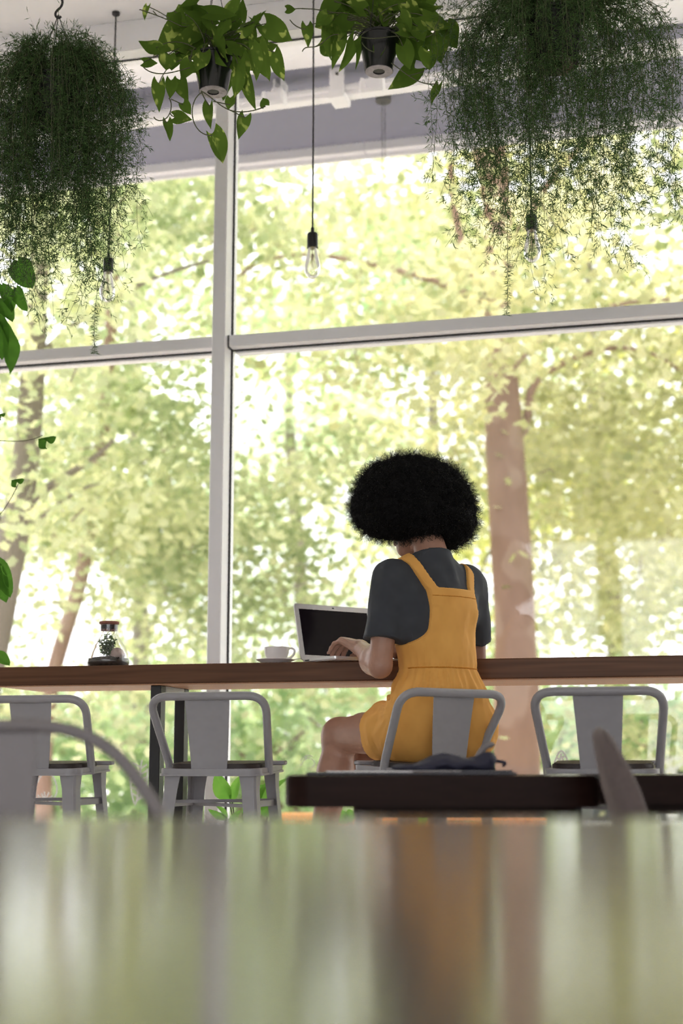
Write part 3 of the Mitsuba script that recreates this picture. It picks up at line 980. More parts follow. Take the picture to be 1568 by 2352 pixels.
def pothos(label, px, py, t, zoom, leaves, vines, n_fill, box_px, hang):
    k = thing('pothos_plant', label, 'hanging plant', 'variegated pothos in hanging pots')
    b = at_t(px, py, t)
    h = 0.125
    obj('pot', tr(pot_mesh(0.048, 0.068, h), 0, b), 'mat_pot', k, 35, label='black plastic pot')
    obj('pot_base', tr(lathe([(0.020, -0.0015), (0.046, -0.0015), (0.046, 0.003), (0.020, 0.003)], 32), 0, b), 'mat_potbase', k, 30, label='pale ring with a round hole under the pot')
    obj('drain_hole', tr(lathe([(0, 0.001), (0.021, 0.001), (0.021, 0.004), (0, 0.004)], 24), 0, b), 'mat_black', k)
    obj('soil', tr(lathe([(0, h * .86), (0.062, h * .855), (0.062, h * .80), (0, h * .80)], 24), 0, b), 'mat_soil', k)
    top = b + [0, 0, h]
    hook = V(b[0], b[1], ZC)
    for a in (0.3, 2.4, 4.5):
        obj('hanger_wire', tube([top + [0.068 * math.cos(a), 0.068 * math.sin(a), 0], top + [0, 0, 0.30], hook - [0, 0, 0.02]], 0.0013, 5), 'mat_black', k)
    obj('ceiling_hook', tube(spline([hook, hook - [0, 0, .02], hook + [.012, 0, -.035], hook + [0, 0, -.05], hook + [-.012, 0, -.04]], 14), 0.003, 6), 'mat_black', k, True)
    stems = []
    def Z(x, y, tt):
        return at_t(zoom[0] + zoom[2] * x, zoom[1] + zoom[2] * y, tt)
    for (bx, by, tx, ty, w) in leaves:
        dt = lrng.uniform(-0.13, 0.05)
        B, E = Z(bx, by, t + dt), Z(tx, ty, t + dt + lrng.uniform(-0.03, 0.03))
        put_leaf(k, HEART, B, E, w * zoom[2] * (t + dt) / 3320 * 1.25)
        ctr = top + [lrng.uniform(-.04, .04), lrng.uniform(-.04, .02), -0.005]
        mid = (B * 0.55 + ctr * 0.45) + [0, 0, 0.035 + 0.10 * max(0, ctr[2] - B[2])]
        if B[2] < b[2] + 0.02:
            continue
        stems.append(tube(spline([ctr, mid, B], 9), [0.0022] * 4 + [0.0017] * 5, 5))
    for pl in vines:
        P = [Z(x, y, t - 0.08) for x, y in pl]
        stems.append(tube(spline(P, 5 * len(P)) if len(P) > 2 else P, 0.0019, 5))
    for i in range(n_fill):
        x, y = lrng.uniform(box_px[0], box_px[2]), lrng.uniform(box_px[1], box_px[3])
        tt = t + lrng.uniform(-0.04, 0.20)
        B = at_t(x, y, tt)
        a = lrng.uniform(0, 6.28)
        ln = lrng.uniform(0.07, 0.125)
        E = B + (RIGHT * math.cos(a) * 0.8 + HF * lrng.uniform(-0.6, 0.3)) * ln + [0, 0, -ln * lrng.uniform(0.1, 0.9)]
        put_leaf(k, HEART, B, E, ln * lrng.uniform(0.7, 0.9), 0.8)
        ctr = top + [lrng.uniform(-.04, .04), lrng.uniform(-.04, .04), -0.005]
        stems.append(tube(spline([ctr, (ctr + B) / 2 + [0, 0, 0.03], B], 7), 0.002, 5))
    obj('stems', cat(*stems), 'mat_stem', k, True, kind='stuff', label='thin stems and trailing vines')
    return k


ZA = (320, 0, 380 / 1568)
pothos('variegated pothos in a black hanging pot, left of the centre pendant lamp', 489.5, 211, 4.45, ZA,
       [(80, 60, 30, 180, 110), (400, 250, 158, 510, 240), (160, 450, 4, 405, 130), (40, 590, 175, 600, 85), (270, 520, 250, 690, 150), (185, 790, 178, 1045, 120), (390, 755, 435, 965, 165), (300, 760, 300, 940, 110),
        (415, 975, 495, 1095, 95), (332, 1110, 497, 1128, 120), (262, 1155, 300, 1328, 88), (665, 1000, 658, 1218, 105), (690, 1265, 834, 1575, 170), (1000, 1110, 940, 1312, 115), (1195, 1000, 1162, 922, 90),
        (860, 925, 845, 1052, 90), (1015, 715, 1078, 1098, 115), (930, 600, 920, 1005, 135), (1050, 470, 1152, 785, 160), (1130, 415, 1220, 805, 170), (1278, 495, 1365, 795, 135), (1200, 225, 1465, 402, 200),
        (960, 310, 1105, 250, 120), (960, 175, 985, 0, 95), (645, 120, 935, 140, 125), (640, 125, 370, 95, 130), (545, 40, 368, 60, 115), (430, 130, 430, 265, 130), (800, 205, 780, 380, 140), (840, 450, 1060, 500, 115),
        (640, 470, 490, 560, 110), (480, 590, 395, 760, 140), (565, 540, 600, 805, 130), (700, 370, 870, 580, 200), (490, 430, 270, 490, 115), (855, 700, 770, 955, 140), (1055, 280, 1095, 430, 90), (720, 240, 590, 205, 100),
        (960, 420, 1070, 500, 90), (900, 520, 890, 720, 150), (960, 560, 1000, 830, 150), (600, 500, 555, 700, 150), (720, 470, 790, 640, 140), (560, 640, 600, 830, 120)],
       [[(600, 870), (505, 1115), (608, 1268), (690, 1282)], [(580, 860), (720, 960), (860, 1045), (1090, 1045), (1195, 1008)], [(590, 870), (640, 970), (662, 1000)], [(280, 930), (293, 1060), (220, 1140), (160, 1135), (138, 1110)],
        [(293, 1070), (310, 1098), (334, 1105)], [(230, 1150), (262, 1160)], [(860, 1045), (1000, 1115)], [(300, 940), (410, 990)], [(0, 90), (160, 145), (400, 250)], [(130, 105), (170, 150)], [(700, 960), (860, 995)], [(40, 640), (130, 690), (290, 690), (480, 640)]],
       34, (395, 20, 600, 140), None)
ZB = (680, 60, 380 / 1568)
pothos('variegated pothos in a black hanging pot, right of the centre pendant lamp', 870, 164, 4.45, ZB,
       [(100, 0, 118, 180, 105), (-90, -160, -5, -178 + 20, 75), (310, 60, 280, 368, 150), (420, 130, 345, 385, 110), (540, 140, 433, 425, 115), (565, 170, 588, 402, 60), (800, 150, 752, 345, 110), (870, 205, 752, 345, 120),
        (1010, 190, 1090, 420, 160), (1120, 395, 900, 615, 200), (1150, 150, 1180, 335, 190), (1250, 235, 1250, 440, 165), (1330, 90, 1370, 335, 210), (1410, 20, 1515, 198, 220), (1350, 560, 1268, 738, 85),
        (1200, -100, 1480, 60, 220), (420, 0, 390, 140, 130), (640, -160, 500, -240, 150), (900, -200, 1150, -230, 150), (300, -120, 180, 10, 130), (1150, 0, 1210, 150, 150), (760, -60, 650, 40, 150), (980, 40, 1180, 90, 120),
        (480, -60, 300, 60, 150), (1130, -180, 1390, -160, 160), (980, -90, 1120, 60, 150), (360, -230, 210, -120, 140), (880, -120, 830, 30, 130), (1040, -220, 1180, -60, 150)],
       [[(900, 350), (1050, 460), (1230, 545), (1335, 545)], [(620, 150), (680, 220), (745, 245)], [(400, 80), (290, 120), (180, 195), (90, 205), (58, 240)], [(560, 80), (800, 112), (1000, 95), (1200, 110), (1320, 50)], [(1070, 470), (1210, 430)], [(-60, -60), (0, 0), (90, 30)]],
       42, (730, -10, 1010, 95), None)


def fern(label, px, py, t, seed, spread, drop, n_stem, pot_r, pot_h, cords, up=0.13, squash=0.6):
    r = np.random.default_rng(seed)
    k = thing('asparagus_fern', label, 'hanging plant', 'hanging asparagus ferns')
    b = at_t(px, py, t)
    obj('pot', tr(pot_mesh(pot_r * .8, pot_r, pot_h), 0, b - [0, 0, pot_h]), 'mat_pot', k, 35, label='dark round pot inside the fronds')
    obj('soil', tr(lathe([(0, -.018), (pot_r * .9, -.019), (pot_r * .9, -.03), (0, -.03)], 24), 0, b), 'mat_soil', k)
    if cords:
        apex = at_t(135, 34, t)
        apex = V(b[0], b[1], apex[2])
        for a in (0.2, 2.3, 4.4):
            obj('hanger_wire', tube([b + [pot_r * math.cos(a), pot_r * math.sin(a), 0], apex], 0.0017, 5), 'mat_black', k)
        hk = [apex + RIGHT * .010 + [0, 0, -.006], apex + RIGHT * -.004 + [0, 0, -.010], apex + RIGHT * -.010 + [0, 0, .004], apex + RIGHT * .002 + [0, 0, .022], apex + RIGHT * .012 + [0, 0, .040], apex + RIGHT * .006 + [0, 0, .064], apex + RIGHT * -.006 + [0, 0, .07]]
        obj('hook', tube(spline(hk, 26), 0.0042, 8), 'mat_black', k, True)
        obj('hanger_chain', tube([apex + [0, 0, .066], V(b[0], b[1], ZC)], 0.002, 6), 'mat_black', k)
    else:
        for a in (0.2, 2.3, 4.4):
            obj('hanger_wire', tube([b + [pot_r * math.cos(a), pot_r * math.sin(a), 0], b + [0, 0, .35], V(b[0], b[1], ZC)], 0.0017, 5), 'mat_black', k)
    nodes, dirs, wts, tubes = [], [], [], []
    for i in range(n_stem):
        az = r.uniform(0, 2 * np.pi)
        o = RIGHT * math.cos(az) + HF * math.sin(az) * squash
        R = spread * math.sqrt(r.uniform(0.02, 1))
        rise = up * r.uniform(0.1, 1) * (0.5 + 0.8 * R / spread)
        L_ = drop * (0.10 + 0.90 * r.uniform(0, 1) ** 0.8) * (1.05 - 0.25 * (R / spread) ** 2)
        p0 = b + o * pot_r * r.uniform(0, .8)
        pts_ = [p0, b + o * (pot_r * .8 + .25 * R) + [0, 0, rise], b + o * max(R, pot_r) * 0.86 + [0, 0, rise * 0.45 - .03], b + o * max(R, pot_r) + [0, 0, -.10 - 0.3 * L_], b + o * max(R, pot_r) + RIGHT * r.normal(0, .02) + [0, 0, -.10 - L_]]
        m = 46
        c = spline(pts_, m)
        c = c + np.cumsum(r.normal(0, .0055, (m, 3)), 0) * np.linspace(0, 1, m)[:, None]
        tubes.append(tube(c[::3], np.linspace(.0012, .0006, len(c[::3])), 3, cap=False))
        tg = np.gradient(c, axis=0)
        tg /= np.linalg.norm(tg, axis=1, keepdims=True)
        nodes.append(c[3:]); dirs.append(tg[3:])
    nodes, dirs = np.vstack(nodes), np.vstack(dirs)
    # side branchlets at the nodes, then whorls of needles on them
    nb = 2
    N = np.repeat(nodes, nb, 0)
    D = np.repeat(dirs, nb, 0)
    sd = r.normal(size=N.shape)
    sd -= D * (sd * D).sum(1, keepdims=True)
    sd /= np.linalg.norm(sd, axis=1, keepdims=True)
    bd = sd * 0.9 + D * 0.55 + [0, 0, -0.2]
    bd /= np.linalg.norm(bd, axis=1, keepdims=True)
    bl = r.uniform(.012, .065, len(N)) * np.where(r.random(len(N)) < .25, 1.5, 1)
    keep_ = r.random(len(N)) < 0.48
    N, bd, bl = N[keep_], bd[keep_], bl[keep_]
    per = 6
    u = r.uniform(0.05, 1, (len(N), per))
    q = (N[:, None] + bd[:, None] * (bl[:, None] * u)[..., None]).reshape(-1, 3)
    nd = np.repeat(bd, per, 0) * 0.75 + r.normal(size=q.shape) * 0.62
    nd /= np.linalg.norm(nd, axis=1, keepdims=True)
    ln = r.uniform(.013, .028, len(q))
    s1 = np.cross(nd, r.normal(size=q.shape)); s1 /= np.linalg.norm(s1, axis=1, keepdims=True)
    s2 = np.cross(nd, s1)
    w = 0.00125
    tip = q + nd * ln[:, None]
    midp = q + nd * (ln * .45)[:, None]
    vv = np.stack([q, midp + s1 * w, midp + (-0.5 * s1 + .87 * s2) * w, midp + (-0.5 * s1 - .87 * s2) * w, tip], 1).reshape(-1, 3)
    base = np.arange(len(q))[:, None, None] * 5
    tri = np.array([[0, 2, 1], [0, 3, 2], [0, 1, 3], [4, 1, 2], [4, 2, 3], [4, 3, 1]])
    fr = obj('needles', (vv, (base + tri).reshape(-1, 3)), 'mat_fern', k, False, kind='stuff', label='fine needle leaves on hanging stems')
    # branchlets as thin three-sided prisms
    e = N + bd * bl[:, None]
    s1 = np.cross(bd, [0.3, 0.2, 1]); s1 /= np.linalg.norm(s1, axis=1, keepdims=True)
    s2 = np.cross(bd, s1)
    w = 0.0004
    vv = np.stack([N + s1 * w, N + (-.5 * s1 + .87 * s2) * w, N + (-.5 * s1 - .87 * s2) * w, e], 1).reshape(-1, 3)
    base = np.arange(len(N))[:, None, None] * 4
    bm = trimesh.Trimesh(vv, (base + np.array([[3, 0, 1], [3, 1, 2], [3, 2, 0]])).reshape(-1, 3), process=False)
    loose = []
    for i in range(16):                               # bare arching tendrils
        az = r.uniform(0, 6.28)
        o = RIGHT * math.cos(az) + HF * math.sin(az) * squash
        R = spread * r.uniform(.5, 1.15)
        loose.append(tube(spline([b + o * .05, b + o * R * .5 + [0, 0, up * r.uniform(.6, 1.3)], b + o * R * .9 + [0, 0, up * .3], b + o * R + [0, 0, -r.uniform(.05, .3)]], 24), .0007, 3, cap=False))
    obj('stems', cat(bm, *tubes, *loose), 'mat_stem', k, False, kind='stuff', label='wiry green stems')
    return k


fern('bushy asparagus fern hanging from a black hook at the upper left', 128, 188, 4.50, 3, .29, .72, 230, .088, .155, True, 0.13)
fern('larger bushy asparagus fern hanging at the upper right', 1272, 40, 4.42, 8, .42, .80, 225, .095, .175, False, 0.10)
# one long spray that hangs lower than the rest, in front of the transom
for pk, pl in (('asparagus_fern_001', [(1168, 420), (1165, 560), (1166, 650), (1163, 724)]), ('asparagus_fern', [(232, 560), (224, 660), (217, 740), (218, 812)])):
    c = spline([at_t(x, y, 4.42) for x, y in pl], 60)
    r = np.random.default_rng(4)
    q, nd = [], []
    for i in range(10, 60):
        for _ in range(2 if i < 34 else 7):
            q.append(c[i]); a = r.normal(size=3); a[2] = -abs(a[2]) * .5 + .2; nd.append(a / np.linalg.norm(a))
    q, nd = np.array(q), np.array(nd)
    ln = r.uniform(.012, .023, len(q))
    s1 = np.cross(nd, r.normal(size=q.shape)); s1 /= np.linalg.norm(s1, axis=1, keepdims=True)
    s2 = np.cross(nd, s1)
    midp = q + nd * (ln * .45)[:, None]
    w = .0009
    vv = np.stack([q, midp + s1 * w, midp + (-0.5 * s1 + .87 * s2) * w, midp + (-0.5 * s1 - .87 * s2) * w, q + nd * ln[:, None]], 1).reshape(-1, 3)
    fo = (np.arange(len(q))[:, None, None] * 5 + np.array([[0, 2, 1], [0, 3, 2], [0, 1, 3], [4, 1, 2], [4, 2, 3], [4, 3, 1]])).reshape(-1, 3)
    sp = obj('long_spray', tube(c, .0008, 4), 'mat_stem', pk)
    obj('needles', (vv, fo), 'mat_fern', sp, False, kind='stuff')

# ------------------------------------------------------------------ the vine that leans in at the left edge, and the floor plants by the glass
vk = thing('climbing_vine', 'leafy climbing plant at the left edge of the photo beside the counter end', 'plant')
tv = 4.98
v0 = at_t(-75, 1757, tv)
obj('pot', tr(pot_mesh(.10, .13, .26), 0, (v0[0], v0[1], 0)), 'mat_pot', vk, 35)
obj('soil', tr(lathe([(0, .225), (.118, .222), (.118, .20), (0, .20)], 24), 0, (v0[0], v0[1], 0)), 'mat_soil', vk)
zt_ = at_t(0, 540, tv)[2]
vst = [tube([[v0[0], v0[1], .2], [v0[0] + .01, v0[1], 1.2], [v0[0] - .01, v0[1], zt_]], .009, 8)]
for bx, by, tx, ty, w in ((40, 600, 66, 655, 62), (4, 655, 30, 712, 44), (38, 662, 52, 710, 34), (-5, 690, 30, 735, 42), (8, 745, 42, 845, 52), (-12, 720, 6, 822, 50), (-2, 1290, 22, 1370, 40), (-8, 1300, 8, 1378, 42), (-12, 1500, 22, 1526, 30),
                          (-40, 560, -20, 640, 60), (-60, 860, -20, 930, 60), (-70, 1420, -30, 1490, 60), (-40, 1180, -70, 1260, 60)):
    B = at_t(bx, by, tv - .03)
    put_leaf(vk, VINEL, B, at_t(tx, ty, tv - .05), w * tv / 3320, 0.3)
    vst.append(tube(spline([V(v0[0], v0[1], B[2] - .02), (V(v0[0], v0[1], B[2]) + B) / 2 + [0, 0, .015], B], 8), .0018, 5))
for pl in ([(-75, 1015), (0, 1012), (60, 1012), (98, 1000)], [(-75, 1240), (0, 1182), (25, 1145), (42, 1112)], [(-75, 985), (-20, 965), (4, 958)]):
    vst.append(tube(spline([at_t(x, y, tv - .03) for x, y in pl], 16), .0013, 5))
obj('stems', cat(*vst), 'mat_stem_dark', vk, True)
for cx, cy, rw in ((111, 1018, 20), (42, 1110, 14), (4, 958, 11)):
    c0 = at_t(cx, cy, tv - .03)
    g = leaf_mesh('heart', 3, 10, 4)
    v = g[0].copy()
    ang = v[:, 0] * 5.2 + v[:, 1] * 2.0
    v = np.c_[np.sin(ang) * (0.33 + .1 * v[:, 1]), v[:, 1] - .5, np.cos(ang) * .33]
    v = v @ trimesh.transformations.rotation_matrix(0.7 + cx, [0, 1, 0.3])[:3, :3].T * (2 * rw * tv / 3320)
    obj('curled_leaf', trimesh.Trimesh(v + c0, g[1], process=False), 'mat_vine', vk, True, label='dark curled leaf')

for lab, pts_, rootx in (('broad-leaved peace lily by the window glass, left of the seated woman', [(527, 1840, 490, 1778, 46), (533, 1840, 546, 1784, 24), (560, 1845, 606, 1806, 40), (590, 1850, 626, 1792, 44), (622, 1830, 652, 1782, 36), (600, 1872, 640, 1836, 34), (556, 1868, 598, 1838, 36), (522, 1880, 478, 1862, 18), (520, 1885, 500, 1846, 20), (525, 1890, 552, 1862, 16)], 555),
                         ('dark leafy plant behind the dark table legs, near the glass', [(800, 1890, 762, 1858, 30), (806, 1890, 800, 1856, 26), (945, 1905, 980, 1876, 36), (942, 1900, 930, 1872, 30), (760, 1900, 742, 1872, 24)], 860)):
    pk = thing('peace_lily', lab, 'plant', 'leafy floor plants by the glass')
    tl = 5.05
    root = at_t(rootx, 1900, tl)
    obj('pot', tr(pot_mesh(.085, .11, .20), 0, (root[0], root[1], 0)), 'mat_white_ceramic', pk, 35)
    obj('soil', tr(lathe([(0, .175), (.10, .172), (.10, .15), (0, .15)], 24), 0, (root[0], root[1], 0)), 'mat_soil', pk)
    st = []
    for bx, by, tx, ty, w in pts_:
        B = at_t(bx, by, tl)
        put_leaf(pk, LANCE, B, at_t(tx, ty, tl - .02), w * tl / 3320, 0.45)
        g0 = V(root[0] + lrng.uniform(-.04, .04), root[1] + lrng.uniform(-.03, .03), .17)
        st.append(tube(spline([g0, (g0 + B) / 2 + [0, 0, .04], B], 10), .0028, 5))
    obj('stems', cat(*st), 'mat_stem', pk, True)
# ------------------------------------------------------------------ tables and chairs in the foreground
tf = thing('foreground_table', 'glossy brown table in the near foreground, strongly blurred, reflecting the window', 'table')
pe = at_t(784, 1878, 1.38)
c_, s_ = math.cos(YAW), math.sin(YAW)
zt1 = pe[2]
e0, e1 = at_t(0, 1872, 1.40), at_t(1568, 1884, 1.36)
th = math.atan2((e1 - e0)[1], (e1 - e0)[0])
top = trimesh.creation.extrude_polygon(rrect(1.9, 1.25, 0.05), 0.028, engine='earcut')
top.apply_translation((0, -0.625, -0.028))
ctr_ = (e0 + e1) / 2
obj('tabletop', tr(top, th, (ctr_[0], ctr_[1], zt1)), 'mat_tabletop', tf, False)
for sx in (-1, 1):
    for sy in (0, 1):
        lg = box(sx * 0.85 - .025, sx * 0.85 + .025, -1.15 + sy * 1.02, -1.10 + sy * 1.02, 0, zt1 - .028, .003)
        obj('leg', tr(lg, th, (ctr_[0], ctr_[1], 0)), 'mat_black', tf)

zt2 = 0.757


def cafe_table(label, cx, ct_, w, d, rot, rad=0.06, thick=0.066):
    k = thing('cafe_table', label, 'table', 'dark brown cafe tables')
    p = at_t(cx, 1757, ct_)
    m = trimesh.creation.extrude_polygon(rrect(w, d, rad, 10), thick - .008, engine='earcut')
    m.apply_translation((0, 0, zt2 - thick + .004))
    ch = trimesh.creation.extrude_polygon(rrect(w - .008, d - .008, rad - .004, 10), thick, engine='earcut')
    ch.apply_translation((0, 0, zt2 - thick))
    obj('tabletop', tr(cat(m, ch), rot, (p[0], p[1], 0)), 'mat_darkwood', k, 40)
    obj('apron', tr(box(-w / 2 + .15, w / 2 - .05, -d / 2 + .10, d / 2 - .10, zt2 - thick - .024, zt2 - thick), rot, (p[0], p[1], 0)), 'mat_darkwood', k)
    for sx in (-1, 1):
        for sy in (-1, 1):
            x, y = sx * (w / 2 - (.052 if sx > 0 else .175)), sy * (d / 2 - .13)
            obj('leg', tr(box(x - .02, x + .02, y - .02, y + .02, 0, zt2 - thick, .003), rot, (p[0], p[1], 0)), 'mat_black', k)
    return p


tc = cafe_table('dark brown square table with thick rounded edge in front of the seated woman', 1003, 3.34, .684, .50, YAW)
tc2 = cafe_table('second dark brown table at the right edge, under the grey upholstered chair back', 1616, 3.57, .70, .52, YAW)

# things on the dark table
z2 = zt2 + .0005
mp = thing('menu_folder', 'dark folder lying flat on the dark table', 'folder')
p = at_t(940, 1757, 3.32)
fl = box(-.235, .235, -.10, .13, 0, .006, .002)
obj('cover', tr(fl, YAW, (p[0], p[1], z2)), 'mat_folder', mp)
obj('page', tr(box(-.19, .0, -.09, .12, .006, .0085), YAW + .03, (p[0], p[1], z2)), 'mat_paper', mp, label='pale pages on the folder')
pd = thing('clip_pad', 'thin dark pad at the right end of the dark table', 'clipboard')
p2 = at_t(1118, 1757, 3.34)
obj('board', tr(box(-.058, .058, -.08, .09, 0, .004, .001), YAW - .1, (p2[0], p2[1], z2 + .0065)), 'mat_folder', pd)
obj('clip', tr(box(-.02, .02, .075, .092, .004, .010, .001), YAW - .1, (p2[0], p2[1], z2 + .0065)), 'mat_black', pd)
sc = thing('folded_umbrella', 'crumpled dark blue folding umbrella lying on the dark table', 'umbrella')
p3 = at_t(1048, 1757, 3.33)


def cloth_sdf(q):
    d = ell(q, (0.0, 0, .012), (.085, .045, .014))
    d = smin(d, ell(q, (-.030, 0.0, .020), (.035, .028, .015)), .02)
    d = smin(d, cone(q, V(.02, 0, .015), V(.075, -.01, .028), .012, .016), .015)
    d = smin(d, ell(q, (-.10, .0, .006), (.06, .035, .008)), .02)
    d = d + (meshkit.noise(q * [38, 60, 30], 5) - .5) * .010 + (meshkit.noise(q * 110, 6) - .5) * .003
    return smax(d, -q[:, 2] + .0005, .001)


obj('canopy', surface_nets(cloth_sdf, (-.19, -.09, -.01), (.13, .09, .07), .0035), 'mat_cloth_dark', sc, True, to_world=mi.ScalarTransform4f((trimesh.transformations.translation_matrix((p3[0], p3[1], z2 + .010)) @ trimesh.transformations.rotation_matrix(YAW, [0, 0, 1])).tolist()))
R3 = lambda x, y, z: V(p3[0], p3[1], z2 + .010) + RIGHT * x + HF * y + V(0, 0, z)
obj('handle', tube(spline([R3(.045, 0, .020), R3(.056, -.004, .042), R3(.072, -.006, .056), R3(.088, -.006, .058)], 14), [.007] * 12 + [.006, .003], 8), 'mat_chairgrey', sc, True, label='grey curved handle')
obj('strap', tube(spline([R3(.085, .0, .024), R3(.10, .004, .020), R3(.112, .004, .017), R3(.108, .01, .010)], 14), .004, 6), 'mat_cloth_dark', sc, True)

# grey metal armchair, near left
ac = thing('metal_armchair', 'pale grey metal chair with curved tube back in the near left foreground, blurred', 'chair')
tA = 2.28
pA = at_t(-25, 1757, tA)
zA = at_t(100, 1667, tA)[2]
AX = lambda x, y, z: V(pA[0], pA[1], 0) + RIGHT * x + HF * y + V(0, 0, z)
hw = 0.268
arc = [AX(-hw - .02, .0, .45), AX(-hw - .012, .0, .64), AX(-hw + .02, .0, zA - .10), AX(-.12, .0, zA - .008), AX(0, .0, zA), AX(.12, .0, zA - .006), AX(.20, 0, zA - .045), AX(hw - .022, .0, zA - .10), AX(hw + .004, .0, .70), AX(hw + .012, .0, .60), AX(hw + .02, .0, .45)]
obj('back_hoop', tube(spline(arc, 60), .0108, 12), 'mat_chairgrey', ac, True)
sw = 0.062
obj('splat', cat(*[tr(m, YAW, (pA[0], pA[1], 0)) for m in [box(-sw - .005, sw + .010, .002, .006, .45, zA - .004, .001)]]), 'mat_chairgrey', ac)
obj('seat', tr(box(-.20, .20, -.40, .0, .43, .455, .012), YAW, (pA[0], pA[1], 0)), 'mat_chairgrey', ac)
for sx in (-1, 1):
    for yy in (-.38, -.02):
        obj('leg', tube([AX(sx * .18, yy, .435), AX(sx * .225, yy + (-.05 if yy < -.1 else .04), 0)], [.016, .012], 8), 'mat_chairgrey', ac, True)

# upholstered chair, right: a curved shell seen from the side
uc = thing('upholstered_chair', 'grey fabric chair with padded curved back in front of the right stool', 'chair')
tU = 2.95
prof = [(1374, 1668), (1392, 1720), (1410, 1775), (1425, 1830), (1438, 1890)]
P3 = [at_t(x, y, tU) for x, y in prof]
low = P3[-1]
v0u = P3[0]
base_ = V(low[0], low[1], 0)
lean = (v0u - low)[:2] @ RIGHT[:2]


def chair_back(q):
    # local: x along RIGHT, y along HF, z up, origin on the floor below the back
    x, y, z = q[:, 0], q[:, 1], q[:, 2]
    zt = v0u[2]
    u = np.clip((zt - z) / .40, -.2, 1.2)
    cx = lean * (1 - np.clip((z - low[2]) / (zt - low[2]), -1.2, 1.4) ** 1) * -1 + lean
    cx = lean * np.clip((z - low[2]) / (zt - low[2]), -1.5, 1.2) + 0.020 * np.clip(u, 0, 1.2) * 0
    # wrap: the shell curves forward (+x) at its sides
    wrap = 0.5 * y ** 2
    th_ = .010 + .015 * np.clip(u * 3.2, 0, 1) ** .6
    d = np.abs(x - cx - wrap) - th_
    half = .215 * np.sqrt(np.clip(1 - np.clip((z - zt + .20) / .20, 0, 1) ** 2.4, 0.0, 1)) + .0
    d = smax(d * .85, np.abs(y) - half, .03)
    d = smax(d, .44 - z, .02)
    d = smax(d, z - zt, .03)
    return d - .003


UT = np.eye(4)
ud = P3[2] - CAM
ud[2] = 0
ud /= np.linalg.norm(ud)
UT[:3, 0], UT[:3, 1], UT[:3, 3] = np.cross(ud, [0, 0, 1]), ud, base_
UTW = mi.ScalarTransform4f(UT.tolist())
obj('backrest', surface_nets(chair_back, (-.20, -.27, .40), (.42, .27, .92), .006), 'mat_fabric_grey', uc, True, to_world=UTW)
pz = np.linspace(.45, v0u[2] - .012, 30)
wl = [V(lean * (z - low[2]) / (v0u[2] - low[2]) - .012, -.0 - .212 * math.sqrt(max(0, 1 - max(0, (z - v0u[2] + .20) / .20) ** 2.4)), z) for z in pz]
wl = [V(q[0] + 0.5 * q[1] ** 2 + .018, q[1], q[2]) for q in wl]
obj('piping', tube(wl, .0035, 6), 'mat_fabric_grey', uc, True, label='piped seam along the back edge', to_world=UTW)
zs = lean * (.46 - low[2]) / (v0u[2] - low[2])
seat_u = trimesh.creation.extrude_polygon(rrect(.46, .47, .09), .08, engine='earcut')
seat_u.apply_translation((zs + .24, 0, .39))
obj('seat', seat_u, 'mat_fabric_grey', uc, 40, to_world=UTW)
for sx in (0, 1):
    for sy in (-1, 1):
        obj('leg', tube([[zs + .08 + sx * .32, sy * .17, .40], [zs + .03 + sx * .42, sy * .21, 0]], [.015, .010], 8), 'mat_black', uc, True, to_world=UTW)

# ------------------------------------------------------------------ things on the counter
lt = thing('laptop', 'open silver laptop with dark screen on the counter in front of the woman', 'laptop')
LC = P0 + RV * -.040 + FV * .468 + V(0, 0, ZCT)
LX = lambda x, y, z: LC + RV * x + FV * y + V(0, 0, z)
LT = np.eye(4)
LT[:3, 0], LT[:3, 1], LT[:3, 3] = RV, FV, LC
LTW = mi.ScalarTransform4f(LT.tolist())
W_ = .150
bs = trimesh.creation.extrude_polygon(rrect(.30, .192, .012), .008, engine='earcut')
bs.apply_translation((0, -.096, .003))
obj('base', cat(bs, box(-.14, .14, -.185, -.01, .0005, .003)), 'mat_aluminium', lt, 40, to_world=LTW)
obj('keyboard', box(-.13, .13, -.105, -.018, .0111, .0118), 'mat_keys', lt, to_world=LTW)
obj('trackpad', box(-.05, .05, -.178, -.115, .0111, .0115), 'mat_aluminium', lt, to_world=LTW)
obj('port', box(-.1503, -.149, -.045, -.02, .0045, .0080), 'mat_black', lt, to_world=LTW)
LID = LT @ trimesh.transformations.translation_matrix((0, .002, .010)) @ trimesh.transformations.rotation_matrix(math.radians(90 - 15), [1, 0, 0])
LIDW = mi.ScalarTransform4f(LID.tolist())
ld = trimesh.creation.extrude_polygon(rrect(.30, .194, .009).buffer(0), .005, engine='earcut')
ld.apply_translation((0, .097, -.005))
lid = obj('lid', ld, 'mat_aluminium', lt, 40, to_world=LIDW)
obj('screen', box(-.134, .134, .018, .176, -.0002, .0006), 'mat_screen', lid, to_world=LIDW)
obj('webcam', box(-.004, .004, .1835, .1875, -.0002, .0007), 'mat_black', lid, to_world=LIDW)
obj('hinge', box(-.11, .11, -.004, .006, -.006, .002, .001), 'mat_keys', lt, to_world=LIDW)

